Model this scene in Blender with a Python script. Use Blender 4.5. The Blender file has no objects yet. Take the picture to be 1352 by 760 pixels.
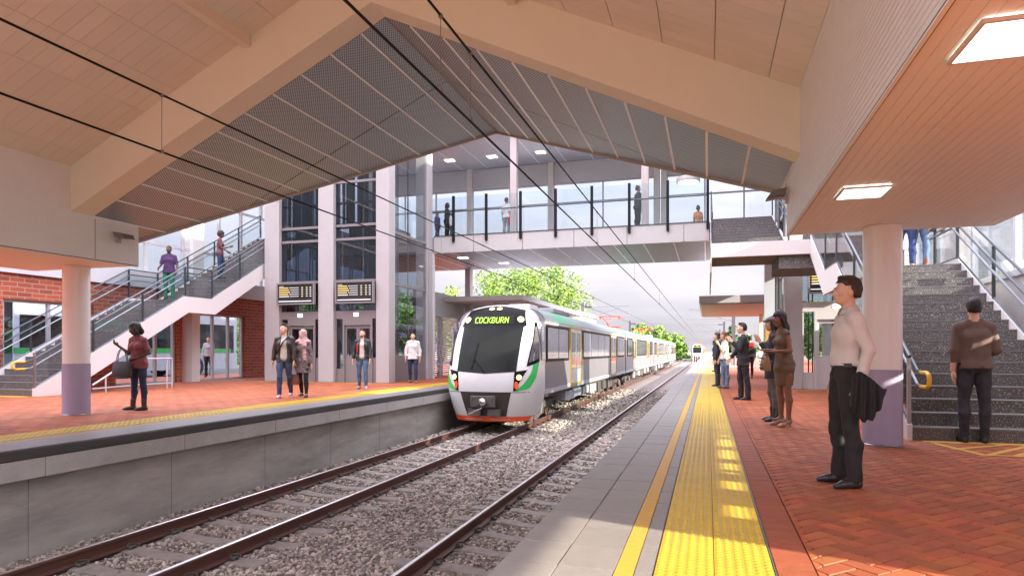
import bpy, math, random
import numpy as np
from mathutils import Vector, Matrix
random.seed(7); NR = np.random.default_rng(7)
S = bpy.context.scene
COL = S.collection
R = math.radians

# ------------------------------------------------------------------ camera, world, sun, exposure
cam = bpy.data.objects.new('camera', bpy.data.cameras.new('camera')); COL.objects.link(cam)
cam.location = (0, 0, 1.15); cam.rotation_euler = (R(90), 0, R(16.73))
cam.data.sensor_width = 36; cam.data.lens = 22.9; cam.data.shift_y = 0.0615
cam.data.clip_start = 0.05; cam.data.clip_end = 3000
S.camera = cam

SUN = Vector((1.0, -0.30, 0.41)).normalized()
EL = math.asin(SUN.z); AZ = math.atan2(SUN.x, SUN.y)
w = bpy.data.worlds.new('World'); S.world = w; w.use_nodes = True
nt = w.node_tree; nt.nodes.clear()
def N(nt, t, **k):
    n = nt.nodes.new(t)
    for a, b in k.items():
        if a.startswith('i_'):
            n.inputs[a[2:].replace('_', ' ')].default_value = b
        else: setattr(n, a, b)
    return n
L = nt.links.new
sky = N(nt, 'ShaderNodeTexSky', sky_type='NISHITA', sun_disc=False, sun_elevation=EL, sun_rotation=AZ, air_density=1.0, dust_density=2.0, ozone_density=1.2)
tc = N(nt, 'ShaderNodeTexCoord')
mp = N(nt, 'ShaderNodeMapping'); mp.inputs['Scale'].default_value = (1.0, 1.0, 4.5)
nz = N(nt, 'ShaderNodeTexNoise', i_Scale=1.7, i_Detail=7.0, i_Roughness=0.55)
cr = N(nt, 'ShaderNodeValToRGB'); cr.color_ramp.elements[0].position = 0.36; cr.color_ramp.elements[1].position = 0.66
cr.color_ramp.elements[0].color = (0.30, 0.30, 0.30, 1); cr.color_ramp.elements[1].color = (0.92, 0.92, 0.92, 1)
mx = N(nt, 'ShaderNodeMix', data_type='RGBA'); mx.inputs['B'].default_value = (9.0, 8.3, 8.9, 1)
bg = N(nt, 'ShaderNodeBackground', i_Strength=0.12)
wo = N(nt, 'ShaderNodeOutputWorld')
L(tc.outputs['Generated'], mp.inputs['Vector']); L(mp.outputs['Vector'], nz.inputs['Vector'])
L(nz.outputs['Fac'], cr.inputs['Fac']); L(cr.outputs['Color'], mx.inputs['Factor'])
tnt = N(nt, 'ShaderNodeVectorMath', operation='MULTIPLY'); tnt.inputs[1].default_value = (0.62, 0.80, 1.12); L(sky.outputs['Color'], tnt.inputs[0]); L(tnt.outputs[0], mx.inputs['A'])
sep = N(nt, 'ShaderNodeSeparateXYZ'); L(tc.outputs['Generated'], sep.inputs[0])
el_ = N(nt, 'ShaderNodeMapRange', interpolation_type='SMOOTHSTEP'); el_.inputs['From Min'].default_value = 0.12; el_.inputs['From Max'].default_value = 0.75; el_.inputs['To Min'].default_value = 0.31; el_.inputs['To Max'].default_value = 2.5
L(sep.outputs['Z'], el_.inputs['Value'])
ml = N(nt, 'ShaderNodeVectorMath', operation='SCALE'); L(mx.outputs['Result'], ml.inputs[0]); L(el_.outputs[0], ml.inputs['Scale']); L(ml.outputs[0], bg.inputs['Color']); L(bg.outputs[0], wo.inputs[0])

sl = bpy.data.lights.new('sun', 'SUN'); so = bpy.data.objects.new('sun', sl); COL.objects.link(so)
sl.energy = 5.0; sl.angle = R(0.6); sl.color = (1.0, 0.90, 0.76)
so.rotation_euler = SUN.to_track_quat('Z', 'Y').to_euler()
so.location = (20, -6, 14)
S.view_settings.view_transform = 'Standard'; S.view_settings.look = 'None'
S.view_settings.gamma = 1; S.view_settings.use_curve_mapping = False
S.view_settings.exposure = 1.75
S.render.engine = 'CYCLES'
S.cycles.max_bounces = 9; S.cycles.diffuse_bounces = 5; S.cycles.glossy_bounces = 4
S.cycles.transmission_bounces = 6; S.cycles.transparent_max_bounces = 16
S.cycles.sample_clamp_indirect = 6; S.cycles.caustics_reflective = False; S.cycles.caustics_refractive = False

# ------------------------------------------------------------------ materials
def mat(name, col, rough=0.6, metal=0.0, var=0.0, vscale=3.0, bump=0.0, bscale=20.0, emit=None, estr=0, spec=0.5, island=0.0, stretch=(1, 1, 1), coat=0, dirt=None, dirt_amt=0.0, dscale=0.6):
    m = bpy.data.materials.new(name); m.use_nodes = True
    nt = m.node_tree; b = nt.nodes['Principled BSDF']; L = nt.links.new
    b.inputs['Base Color'].default_value = (*col, 1); b.inputs['Roughness'].default_value = rough
    b.inputs['Metallic'].default_value = metal; b.inputs['Specular IOR Level'].default_value = spec
    if coat: b.inputs['Coat Weight'].default_value = coat
    if emit: b.inputs['Emission Color'].default_value = (*emit, 1); b.inputs['Emission Strength'].default_value = estr
    tc = N(nt, 'ShaderNodeTexCoord'); mp = N(nt, 'ShaderNodeMapping'); mp.inputs['Scale'].default_value = stretch
    L(tc.outputs['Object'], mp.inputs['Vector'])
    last = None
    if var or island:
        hs = N(nt, 'ShaderNodeHueSaturation'); hs.inputs['Color'].default_value = (*col, 1)
        v = None
        if var:
            nz = N(nt, 'ShaderNodeTexNoise', i_Scale=vscale, i_Detail=6.0, i_Roughness=0.65); L(mp.outputs[0], nz.inputs['Vector'])
            mr = N(nt, 'ShaderNodeMapRange'); mr.inputs['From Min'].default_value = 0.3; mr.inputs['From Max'].default_value = 0.7
            mr.inputs['To Min'].default_value = 1 - var; mr.inputs['To Max'].default_value = 1 + var
            L(nz.outputs['Fac'], mr.inputs['Value']); v = mr.outputs[0]
        if island:
            ge = N(nt, 'ShaderNodeNewGeometry')
            mr2 = N(nt, 'ShaderNodeMapRange'); mr2.inputs['To Min'].default_value = 1 - island; mr2.inputs['To Max'].default_value = 1 + island
            L(ge.outputs['Random Per Island'], mr2.inputs['Value'])
            mu = N(nt, 'ShaderNodeMath', operation='MULTIPLY'); L(mr2.outputs[0], mu.inputs[0])
            if v is not None: L(v, mu.inputs[1])
            else: mu.inputs[1].default_value = 1
            v = mu.outputs[0]
            # slight hue drift
            mh = N(nt, 'ShaderNodeMapRange'); mh.inputs['To Min'].default_value = 0.5 - island * 0.03; mh.inputs['To Max'].default_value = 0.5 + island * 0.04
            ml = N(nt, 'ShaderNodeMath', operation='FRACT'); mk = N(nt, 'ShaderNodeMath', operation='MULTIPLY'); mk.inputs[1].default_value = 17.3
            L(ge.outputs['Random Per Island'], mk.inputs[0]); L(mk.outputs[0], ml.inputs[0]); L(ml.outputs[0], mh.inputs['Value']); L(mh.outputs[0], hs.inputs['Hue'])
        L(v, hs.inputs['Value']); last = hs.outputs['Color']
    if dirt:
        nz2 = N(nt, 'ShaderNodeTexNoise', i_Scale=dscale, i_Detail=8.0, i_Roughness=0.7, i_Distortion=0.4); L(mp.outputs[0], nz2.inputs['Vector'])
        r2 = N(nt, 'ShaderNodeMapRange'); r2.inputs['From Min'].default_value = 0.48; r2.inputs['From Max'].default_value = 0.72; r2.inputs['To Max'].default_value = dirt_amt
        L(nz2.outputs['Fac'], r2.inputs['Value'])
        mm = N(nt, 'ShaderNodeMix', data_type='RGBA'); mm.inputs['A'].default_value = (*col, 1); mm.inputs['B'].default_value = (*dirt, 1)
        L(r2.outputs[0], mm.inputs['Factor'])
        if last is not None: L(last, mm.inputs['A'])
        last = mm.outputs['Result']
    if last is not None: L(last, b.inputs['Base Color'])
    if bump:
        nb = N(nt, 'ShaderNodeTexNoise', i_Scale=bscale, i_Detail=5.0, i_Roughness=0.6); L(mp.outputs[0], nb.inputs['Vector'])
        bp = N(nt, 'ShaderNodeBump'); bp.inputs['Strength'].default_value = bump; bp.inputs['Distance'].default_value = 0.01
        L(nb.outputs['Fac'], bp.inputs['Height']); L(bp.outputs[0], b.inputs['Normal'])
    return m

def glass(name, tint=(0.9, 0.94, 0.95), ior=1.5, dark=None, rough=0.0):
    m = bpy.data.materials.new(name); m.use_nodes = True; nt = m.node_tree; nt.nodes.clear(); L = nt.links.new
    tr = N(nt, 'ShaderNodeBsdfTransparent'); tr.inputs[0].default_value = (*tint, 1)
    gl = N(nt, 'ShaderNodeBsdfGlossy'); gl.inputs['Roughness'].default_value = rough
    lw = N(nt, 'ShaderNodeLayerWeight'); lw.inputs['Blend'].default_value = 0.5
    pw = N(nt, 'ShaderNodeMath', operation='POWER'); pw.inputs[1].default_value = 5.0; L(lw.outputs['Facing'], pw.inputs[0])
    f0 = ((ior - 1) / (ior + 1)) ** 2
    ma = N(nt, 'ShaderNodeMath', operation='MULTIPLY_ADD'); ma.inputs[1].default_value = 1 - f0; ma.inputs[2].default_value = f0; L(pw.outputs[0], ma.inputs[0])
    mx = N(nt, 'ShaderNodeMixShader'); o = N(nt, 'ShaderNodeOutputMaterial')
    L(ma.outputs[0], mx.inputs[0]); L(tr.outputs[0], mx.inputs[1]); L(gl.outputs[0], mx.inputs[2]); L(mx.outputs[0], o.inputs[0])
    return m

def speckle(name, base, fleck, scale=160, thr=0.62, rough=0.75):
    m = mat(name, base, rough, var=0.15, vscale=12)
    nt = m.node_tree; L = nt.links.new; b = nt.nodes['Principled BSDF']
    tc = [n for n in nt.nodes if n.type == 'TEX_COORD'][0]
    nz = N(nt, 'ShaderNodeTexNoise', i_Scale=scale * 0.35, i_Detail=2.0); L(tc.outputs['Object'], nz.inputs['Vector'])
    r = N(nt, 'ShaderNodeMapRange'); r.inputs['From Min'].default_value = thr - 0.05; r.inputs['From Max'].default_value = thr + 0.05; L(nz.outputs['Fac'], r.inputs['Value'])
    mm = N(nt, 'ShaderNodeMix', data_type='RGBA'); mm.inputs['B'].default_value = (*fleck, 1)
    src = b.inputs['Base Color'].links[0].from_socket
    L(src, mm.inputs['A']); L(r.outputs[0], mm.inputs['Factor']); L(mm.outputs['Result'], b.inputs['Base Color'])
    return m

def perforated(name, base=(0.47, 0.54, 0.60), hole=(0.015, 0.014, 0.014), sp=0.036, rad=0.36, axes=(0, 1), rough=0.45, metal=0.3):
    m = mat(name, base, rough, metal)
    nt = m.node_tree; L = nt.links.new; b = nt.nodes['Principled BSDF']
    tc = [n for n in nt.nodes if n.type == 'TEX_COORD'][0]
    sx = N(nt, 'ShaderNodeSeparateXYZ'); L(tc.outputs['Object'], sx.inputs[0])
    def M(op, a, bb=None):
        n = N(nt, 'ShaderNodeMath', operation=op)
        for i, v in enumerate((a, bb)):
            if v is None: continue
            if isinstance(v, (int, float)): n.inputs[i].default_value = v
            else: L(v, n.inputs[i])
        return n.outputs[0]
    u = M('DIVIDE', sx.outputs[axes[0]], sp); v = M('DIVIDE', sx.outputs[axes[1]], sp * 0.87)
    row = M('MODULO', M('FLOOR', M('ABSOLUTE', v)), 2.0)
    fu = M('SUBTRACT', M('FRACT', M('ADD', u, M('MULTIPLY', row, 0.5))), 0.5)
    fv = M('SUBTRACT', M('FRACT', M('ABSOLUTE', v)), 0.5)
    d = M('SQRT', M('ADD', M('MULTIPLY', fu, fu), M('MULTIPLY', fv, fv)))
    r = N(nt, 'ShaderNodeMapRange'); r.inputs['From Min'].default_value = rad - 0.04; r.inputs['From Max'].default_value = rad + 0.04; L(d, r.inputs['Value'])
    mm = N(nt, 'ShaderNodeMix', data_type='RGBA'); mm.inputs['A'].default_value = (*hole, 1); mm.inputs['B'].default_value = (*base, 1)
    L(r.outputs[0], mm.inputs['Factor']); L(mm.outputs['Result'], b.inputs['Base Color'])
    L(M('MULTIPLY', r.outputs[0], metal), b.inputs['Metallic'])
    return m

def brickwall(name, axes):
    m = mat(name, (0.4, 0.1, 0.05), 0.85)
    nt = m.node_tree; L = nt.links.new; b = nt.nodes['Principled BSDF']
    tc = [n for n in nt.nodes if n.type == 'TEX_COORD'][0]
    sx = N(nt, 'ShaderNodeSeparateXYZ'); L(tc.outputs['Object'], sx.inputs[0])
    cb = N(nt, 'ShaderNodeCombineXYZ'); L(sx.outputs[axes[0]], cb.inputs[0]); L(sx.outputs[axes[1]], cb.inputs[1])
    bt = N(nt, 'ShaderNodeTexBrick'); L(cb.outputs[0], bt.inputs['Vector'])
    bt.inputs['Scale'].default_value = 1.0; bt.inputs['Brick Width'].default_value = 0.42; bt.inputs['Row Height'].default_value = 0.135
    bt.inputs['Mortar Size'].default_value = 0.011; bt.inputs['Mortar Smooth'].default_value = 0.2; bt.inputs['Bias'].default_value = -0.1
    bt.inputs['Color1'].default_value = (0.40, 0.085, 0.035, 1); bt.inputs['Color2'].default_value = (0.24, 0.05, 0.028, 1); bt.inputs['Mortar'].default_value = (0.36, 0.27, 0.22, 1)
    L(bt.outputs['Color'], b.inputs['Base Color'])
    bp = N(nt, 'ShaderNodeBump'); bp.inputs['Strength'].default_value = 0.5; bp.inputs['Distance'].default_value = 0.01; bp.invert = True
    L(bt.outputs['Fac'], bp.inputs['Height']); L(bp.outputs[0], b.inputs['Normal'])
    return m

M = {}
M['white'] = mat('white_paint', (0.64, 0.60, 0.575), 0.5, var=0.03, vscale=0.8, bump=0.05, bscale=60)
M['beam'] = mat('beam_paint', (0.80, 0.715, 0.57), 0.7, var=0.03, vscale=0.7, bump=0.15, bscale=90)
M['plank'] = mat('ceiling_plank_paint', (0.80, 0.72, 0.60), 0.55, var=0.03, vscale=1.2, island=0.03)
M['clad'] = mat('white_cladding', (0.80, 0.78, 0.76), 0.42, var=0.02)
M['soffit'] = mat('soffit_boards', (0.82, 0.80, 0.74), 0.45, var=0.02)
M['dark'] = mat('dark_gap', (0.04, 0.035, 0.03), 0.8)
M['lilac'] = mat('lilac_paint', (0.34, 0.31, 0.44), 0.22, var=0.03)
M['colwhite'] = mat('column_white', (0.80, 0.78, 0.78), 0.2, var=0.02, dirt=(0.5, 0.46, 0.42), dirt_amt=0.12)
M['grey'] = mat('grey_paint', (0.45, 0.43, 0.43), 0.5, var=0.04)
M['taupe'] = mat('taupe_frame', (0.20, 0.175, 0.17), 0.4, var=0.04)
M['dkframe'] = mat('dark_frame', (0.022, 0.02, 0.022), 0.45)
M['black'] = mat('black_metal', (0.008, 0.009, 0.010), 0.6, spec=0.2)
M['rail'] = mat('handrail_metal', (0.09, 0.10, 0.11), 0.3, 0.7)
M['steel'] = mat('stainless', (0.28, 0.29, 0.31), 0.3, 0.8, var=0.05)
M['concrete'] = mat('concrete', (0.40, 0.37, 0.335), 0.85, var=0.22, vscale=2.2, bump=0.5, bscale=26, stretch=(1, 0.35, 1.6), dirt=(0.13, 0.11, 0.095), dirt_amt=0.6, dscale=0.8)
M['coping'] = mat('coping_concrete', (0.44, 0.41, 0.385), 0.8, var=0.08, vscale=6, bump=0.9, bscale=30, dirt=(0.2, 0.18, 0.16), dirt_amt=0.35)
M['rubber'] = mat('edge_rubber', (0.055, 0.05, 0.048), 0.55, var=0.25, vscale=5, bump=0.4, bscale=40, stretch=(1, 0.2, 1))
M['paver'] = mat('grey_paver', (0.215, 0.197, 0.178), 0.55, island=0.05, var=0.09, vscale=7, bump=0.35, bscale=60, dirt=(0.2, 0.18, 0.165), dirt_amt=0.4, dscale=1.3)
M['pave_l'] = mat('dark_grey_paver', (0.17, 0.16, 0.16), 0.4, var=0.1, vscale=7, bump=0.2, bscale=60)
M['brick'] = mat('red_paver', (0.33, 0.080, 0.024), 0.72, island=0.24, var=0.14, vscale=9, bump=0.5, bscale=90, dirt=(0.17, 0.06, 0.035), dirt_amt=0.65, dscale=0.9)
M['brickb'] = mat('red_border_paver', (0.28, 0.068, 0.025), 0.72, island=0.07, var=0.12, vscale=9, bump=0.4, bscale=90)
M['joint'] = mat('paver_joint', (0.03, 0.014, 0.01), 0.95)
M['jointg'] = mat('paver_joint_grey', (0.12, 0.11, 0.10), 0.95)
M['yellow'] = mat('tactile_yellow', (0.50, 0.335, 0.02), 0.5, island=0.04, var=0.08, vscale=5, dirt=(0.35, 0.25, 0.04), dirt_amt=0.55, dscale=2.0)
M['yline'] = mat('painted_yellow', (0.52, 0.29, 0.03), 0.6, var=0.12, vscale=22, dirt=(0.35, 0.27, 0.12), dirt_amt=0.4, dscale=6)
M['yrail'] = mat('yellow_rail', (0.75, 0.45, 0.02), 0.35)
M['ballast'] = mat('ballast_bed', (0.15, 0.125, 0.11), 0.95, var=0.6, vscale=26, bump=1.0, bscale=26)
M['stone'] = mat('ballast_stone', (0.29, 0.245, 0.205), 0.85, island=0.65, var=0.15, vscale=30)
M['sleeper'] = mat('concrete_sleeper', (0.23, 0.20, 0.18), 0.85, var=0.15, vscale=8, bump=0.5, bscale=50, dirt=(0.12, 0.08, 0.06), dirt_amt=0.5, dscale=3)
M['rust'] = mat('rusty_rail_side', (0.10, 0.04, 0.028), 0.6, 0.2, var=0.25, vscale=6, stretch=(1, 0.3, 1))
M['railtop'] = mat('polished_rail_head', (0.75, 0.75, 0.76), 0.3, 0.85)
M['clip'] = mat('rail_clip_steel', (0.05, 0.042, 0.03), 0.7)
M['perf'] = perforated('perforated_metal')
M['perf2'] = perforated('perforated_metal_fine', base=(0.66, 0.69, 0.75), sp=0.05, hole=(0.06, 0.055, 0.05))
M['seam'] = mat('panel_seam', (0.84, 0.88, 0.92), 0.35, 0.1)
M['trim'] = mat('edge_trim', (0.42, 0.37, 0.33), 0.5)
M['glass'] = glass('clear_glass', (0.80, 0.84, 0.86))
M['glassb'] = glass('balustrade_glass', (0.90, 0.93, 0.94))
M['glassd'] = glass('tinted_glass', (0.52, 0.56, 0.62), 1.5)
M['glasst'] = glass('train_glass', (0.20, 0.20, 0.21), 1.9)
M['lamp'] = mat('lamp_panel', (1, 1, 1), 0.5, emit=(1, 0.98, 0.95), estr=1.6)
M['lampw'] = mat('lamp_diffuser', (1, 1, 1), 0.5, emit=(1, 0.93, 0.85), estr=1.2)
M['granite'] = speckle('granite_step', (0.095, 0.085, 0.08), (0.36, 0.33, 0.30))
M['nosing'] = mat('step_nosing', (0.16, 0.15, 0.15), 0.6)
M['brickw'] = brickwall('brick_wall', (1, 2))
M['fascia'] = mat('white_fascia', (0.50, 0.49, 0.50), 0.5, var=0.03)
M['asphalt'] = mat('asphalt', (0.055, 0.055, 0.058), 0.9, var=0.2, vscale=4)
M['kerb'] = mat('kerb', (0.35, 0.34, 0.32), 0.85, var=0.1)
M['earth'] = mat('earth', (0.17, 0.15, 0.11), 0.95, var=0.3, vscale=0.3)
M['leaf'] = mat('leaves', (0.13, 0.26, 0.03), 0.55, island=0.45)
M['leaf2'] = mat('leaves_dark', (0.06, 0.15, 0.02), 0.55, island=0.45)
M['leaf3'] = mat('leaves_lime', (0.20, 0.32, 0.04), 0.55, island=0.4)
for k in ('leaf', 'leaf2', 'leaf3'):
    b = M[k].node_tree.nodes['Principled BSDF']; b.inputs['Subsurface Weight'].default_value = 0.0
M['bark'] = mat('bark', (0.12, 0.085, 0.06), 0.9, var=0.3, vscale=6, bump=0.6)

# ------------------------------------------------------------------ mesh helpers
LOC = {}
def props(o, label=None, cat=None, group=None, kind=None):
    if label: o['label'] = label
    if cat: o['category'] = cat
    if group: o['group'] = group
    if kind: o['kind'] = kind
    return o
def thing(name, label, cat, loc=(0, 0, 0), rz=0, group=None, kind=None):
    o = bpy.data.objects.new(name, None); COL.objects.link(o); o.empty_display_size = 0.2
    o.location = loc; o.rotation_euler = (0, 0, rz)
    LOC[o.name] = Vector(loc)
    return props(o, label, cat, group, kind)

class MB:
    def __init__(s): s.v = []; s.f = []; s.m = []; s.n = 0
    def raw(s, v, f, mi=0):
        v = np.asarray(v, float).reshape(-1, 3); s.v.append(v)
        for q in f: s.f.append([i + s.n for i in q]); s.m.append(mi)
        s.n += len(v); return s
    def box(s, x0, x1, y0, y1, z0, z1, mi=0):
        v = [(x, y, z) for x in (x0, x1) for y in (y0, y1) for z in (z0, z1)]
        return s.raw(v, [(0, 1, 3, 2), (4, 6, 7, 5), (0, 4, 5, 1), (2, 3, 7, 6), (0, 2, 6, 4), (1, 5, 7, 3)], mi)
    def bbox(s, x0, x1, y0, y1, z0, z1, b=0.01, mi=0):
        # box with chamfered edges (vertical prism with chamfer top and bottom)
        P = [(x0 + b, y0), (x1 - b, y0), (x1, y0 + b), (x1, y1 - b), (x1 - b, y1), (x0 + b, y1), (x0, y1 - b), (x0, y0 + b)]
        Q = [(min(max(x, x0 + b), x1 - b), min(max(y, y0 + b), y1 - b)) for x, y in P]
        v = [(x, y, z0) for x, y in Q] + [(x, y, z0 + b) for x, y in P] + [(x, y, z1 - b) for x, y in P] + [(x, y, z1) for x, y in Q]
        f = [tuple(range(7, -1, -1)), tuple(range(24, 32))]
        for k in range(3):
            for i in range(8): j = (i + 1) % 8; f.append((k * 8 + i, k * 8 + j, k * 8 + 8 + j, k * 8 + 8 + i))
        return s.raw(v, f, mi)
    def quad(s, *p, mi=0): return s.raw(p, [tuple(range(len(p)))], mi)
    def prism(s, poly, ax, a0, a1, mi=0):
        # poly: list of 2D in the two other axes (order x,y,z without ax)
        o = [i for i in range(3) if i != ax]; n = len(poly); v = []
        for a in (a0, a1):
            for p in poly:
                q = [0, 0, 0]; q[ax] = a; q[o[0]] = p[0]; q[o[1]] = p[1]; v.append(q)
        f = [tuple(range(n - 1, -1, -1)), tuple(range(n, 2 * n))] + [(i, (i + 1) % n, n + (i + 1) % n, n + i) for i in range(n)]
        return s.raw(v, f, mi)
    def bar(s, p, q, wd, ht, mi=0, up=(0, 0, 1)):
        p = Vector(p); q = Vector(q); d = (q - p).normalized(); u = Vector(up)
        if abs(d.dot(u)) > 0.99: u = Vector((0, 1, 0))
        a = d.cross(u).normalized() * wd / 2; b = a.cross(d).normalized() * ht / 2
        v = [e + i * a + j * b for e in (p, q) for i in (-1, 1) for j in (-1, 1)]
        return s.raw([tuple(x) for x in v], [(0, 1, 3, 2), (4, 6, 7, 5), (0, 4, 5, 1), (2, 3, 7, 6), (0, 2, 6, 4), (1, 5, 7, 3)], mi)
    def tube(s, pts, r, n=8, mi=0, r2=None):
        pts = [Vector(p) for p in pts]; K = len(pts); v = []
        prev = None
        for k, p in enumerate(pts):
            d = (pts[min(k + 1, K - 1)] - pts[max(k - 1, 0)]).normalized()
            u = Vector((0, 0, 1)) if abs(d.z) < 0.9 else Vector((0, 1, 0))
            a = d.cross(u).normalized() if prev is None else (prev - prev.dot(d) * d).normalized()
            prev = a; b = d.cross(a)
            rr = r if r2 is None else r + (r2 - r) * k / (K - 1)
            if isinstance(r, (list, tuple)): rr = r[k]
            for i in range(n):
                t = 2 * math.pi * i / n; v.append(tuple(p + rr * (math.cos(t) * a + math.sin(t) * b)))
        f = [(k * n + i, k * n + (i + 1) % n, (k + 1) * n + (i + 1) % n, (k + 1) * n + i) for k in range(K - 1) for i in range(n)]
        f += [tuple(range(n - 1, -1, -1)), tuple(range((K - 1) * n, K * n))]
        return s.raw(v, f, mi)
    def lathe(s, prof, cx, cy, n=24, mi=0):
        v = []
        for r, z in prof:
            for i in range(n): t = 2 * math.pi * i / n; v.append((cx + r * math.cos(t), cy + r * math.sin(t), z))
        K = len(prof)
        f = [(k * n + i, k * n + (i + 1) % n, (k + 1) * n + (i + 1) % n, (k + 1) * n + i) for k in range(K - 1) for i in range(n)]
        f += [tuple(range(n - 1, -1, -1)), tuple(range((K - 1) * n, K * n))]
        return s.raw(v, f, mi)
    def grid(s, P, mi=0):
        a, b = P.shape[:2]
        f = [(i * b + j, i * b + j + 1, (i + 1) * b + j + 1, (i + 1) * b + j) for i in range(a - 1) for j in range(b - 1)]
        return s.raw(P.reshape(-1, 3), f, mi)
    def build(s, name, mats, parent=None, smooth=False, local=False, fix=False, **pk):
        me = bpy.data.meshes.new(name)
        v = np.concatenate(s.v) if s.v else np.zeros((0, 3))
        if parent is not None and not local: v = v - np.array(LOC[parent.name])
        me.from_pydata(v.tolist(), [], s.f)
        if not isinstance(mats, (list, tuple)): mats = [mats]
        for m in mats: me.materials.append(M[m] if isinstance(m, str) else m)
        if len(mats) > 1: me.polygons.foreach_set('material_index', s.m)
        if smooth:
            me.polygons.foreach_set('use_smooth', [True] * len(me.polygons))
            if smooth != 'all':
                try: me.set_sharp_from_angle(angle=R(38))
                except Exception: pass
        me.update()
        o = bpy.data.objects.new(name, me); COL.objects.link(o)
        if parent is not None: o.parent = parent; LOC[o.name] = LOC[parent.name]
        else: LOC[o.name] = Vector((0, 0, 0))
        return props(o, **pk)

def copy_thing(o, loc, label=None, group=None, rz=None):
    c = o.copy(); COL.objects.link(c); c.location = loc; LOC[c.name] = Vector(loc)
    if rz is not None: c.rotation_euler = (0, 0, rz)
    if label: c['label'] = label
    if group: c['group'] = group
    for ch in o.children:
        d = ch.copy(); COL.objects.link(d); d.parent = c
        for g in ch.children:
            e = g.copy(); COL.objects.link(e); e.parent = d
    return c

def text_mesh(txt, size, font_mod=None):
    cu = bpy.data.curves.new('t', 'FONT'); cu.body = txt; cu.size = size; cu.align_x = 'CENTER'; cu.align_y = 'CENTER'; cu.resolution_u = 3
    ob = bpy.data.objects.new('t', cu); COL.objects.link(ob)
    me = ob.to_mesh(); v = [tuple(p.co) for p in me.vertices]; f = [tuple(p.vertices) for p in me.polygons]
    ob.to_mesh_clear(); bpy.data.objects.remove(ob); bpy.data.curves.remove(cu)
    return v, f
M['louv'] = mat('louvre_grey', (0.80, 0.80, 0.83), 0.5)
M['wframe'] = mat('window_frame_pale', (0.48, 0.48, 0.52), 0.5)
M['trim2'] = mat('brown_grey_paint', (0.50, 0.43, 0.41), 0.5)
M['grey2'] = mat('blue_grey_paint', (0.56, 0.58, 0.62), 0.45)
M['notice'] = mat('orange_notice', (0.62, 0.32, 0.08), 0.6, var=0.3, vscale=9)
M['liftcol'] = mat('lift_column_paint', (0.40, 0.37, 0.36), 0.45, var=0.04, dirt=(0.3, 0.27, 0.26), dirt_amt=0.2)
M['wrail'] = mat('pale_rail_paint', (0.48, 0.45, 0.45), 0.4)
M['perf3'] = perforated('bridge_soffit_metal', base=(0.34, 0.36, 0.42), sp=0.05, hole=(0.05, 0.05, 0.06))
M['bwhite'] = mat('bridge_panel_paint', (0.50, 0.47, 0.445), 0.45, var=0.04, dirt=(0.34, 0.31, 0.29), dirt_amt=0.25)
M['pgrey'] = mat('pale_lift_panel', (0.60, 0.57, 0.56), 0.4)
# ================================================================== SETTING
ZR = -1.11      # rail head
XL, XRt = -7.71, -1.09   # platform edges
MB().box(-600, 600, -60, 1500, -1.62, -1.42).build('ground', 'earth', kind='structure')
# ballast bed
b = MB()
ys = np.arange(-6, 200, 2.0)
prof = [(-7.71, -1.31), (-7.0, -1.30), (-6.13, -1.325), (-5.2, -1.30), (-4.3, -1.33), (-3.1, -1.30), (-2.3, -1.32), (-1.5, -1.30), (-0.9, -1.31)]
b.grid(np.array([[(x, y, z) for x, z in prof] for y in ys]))
b.build('track_bed', 'ballast', kind='structure', smooth='all')
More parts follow.
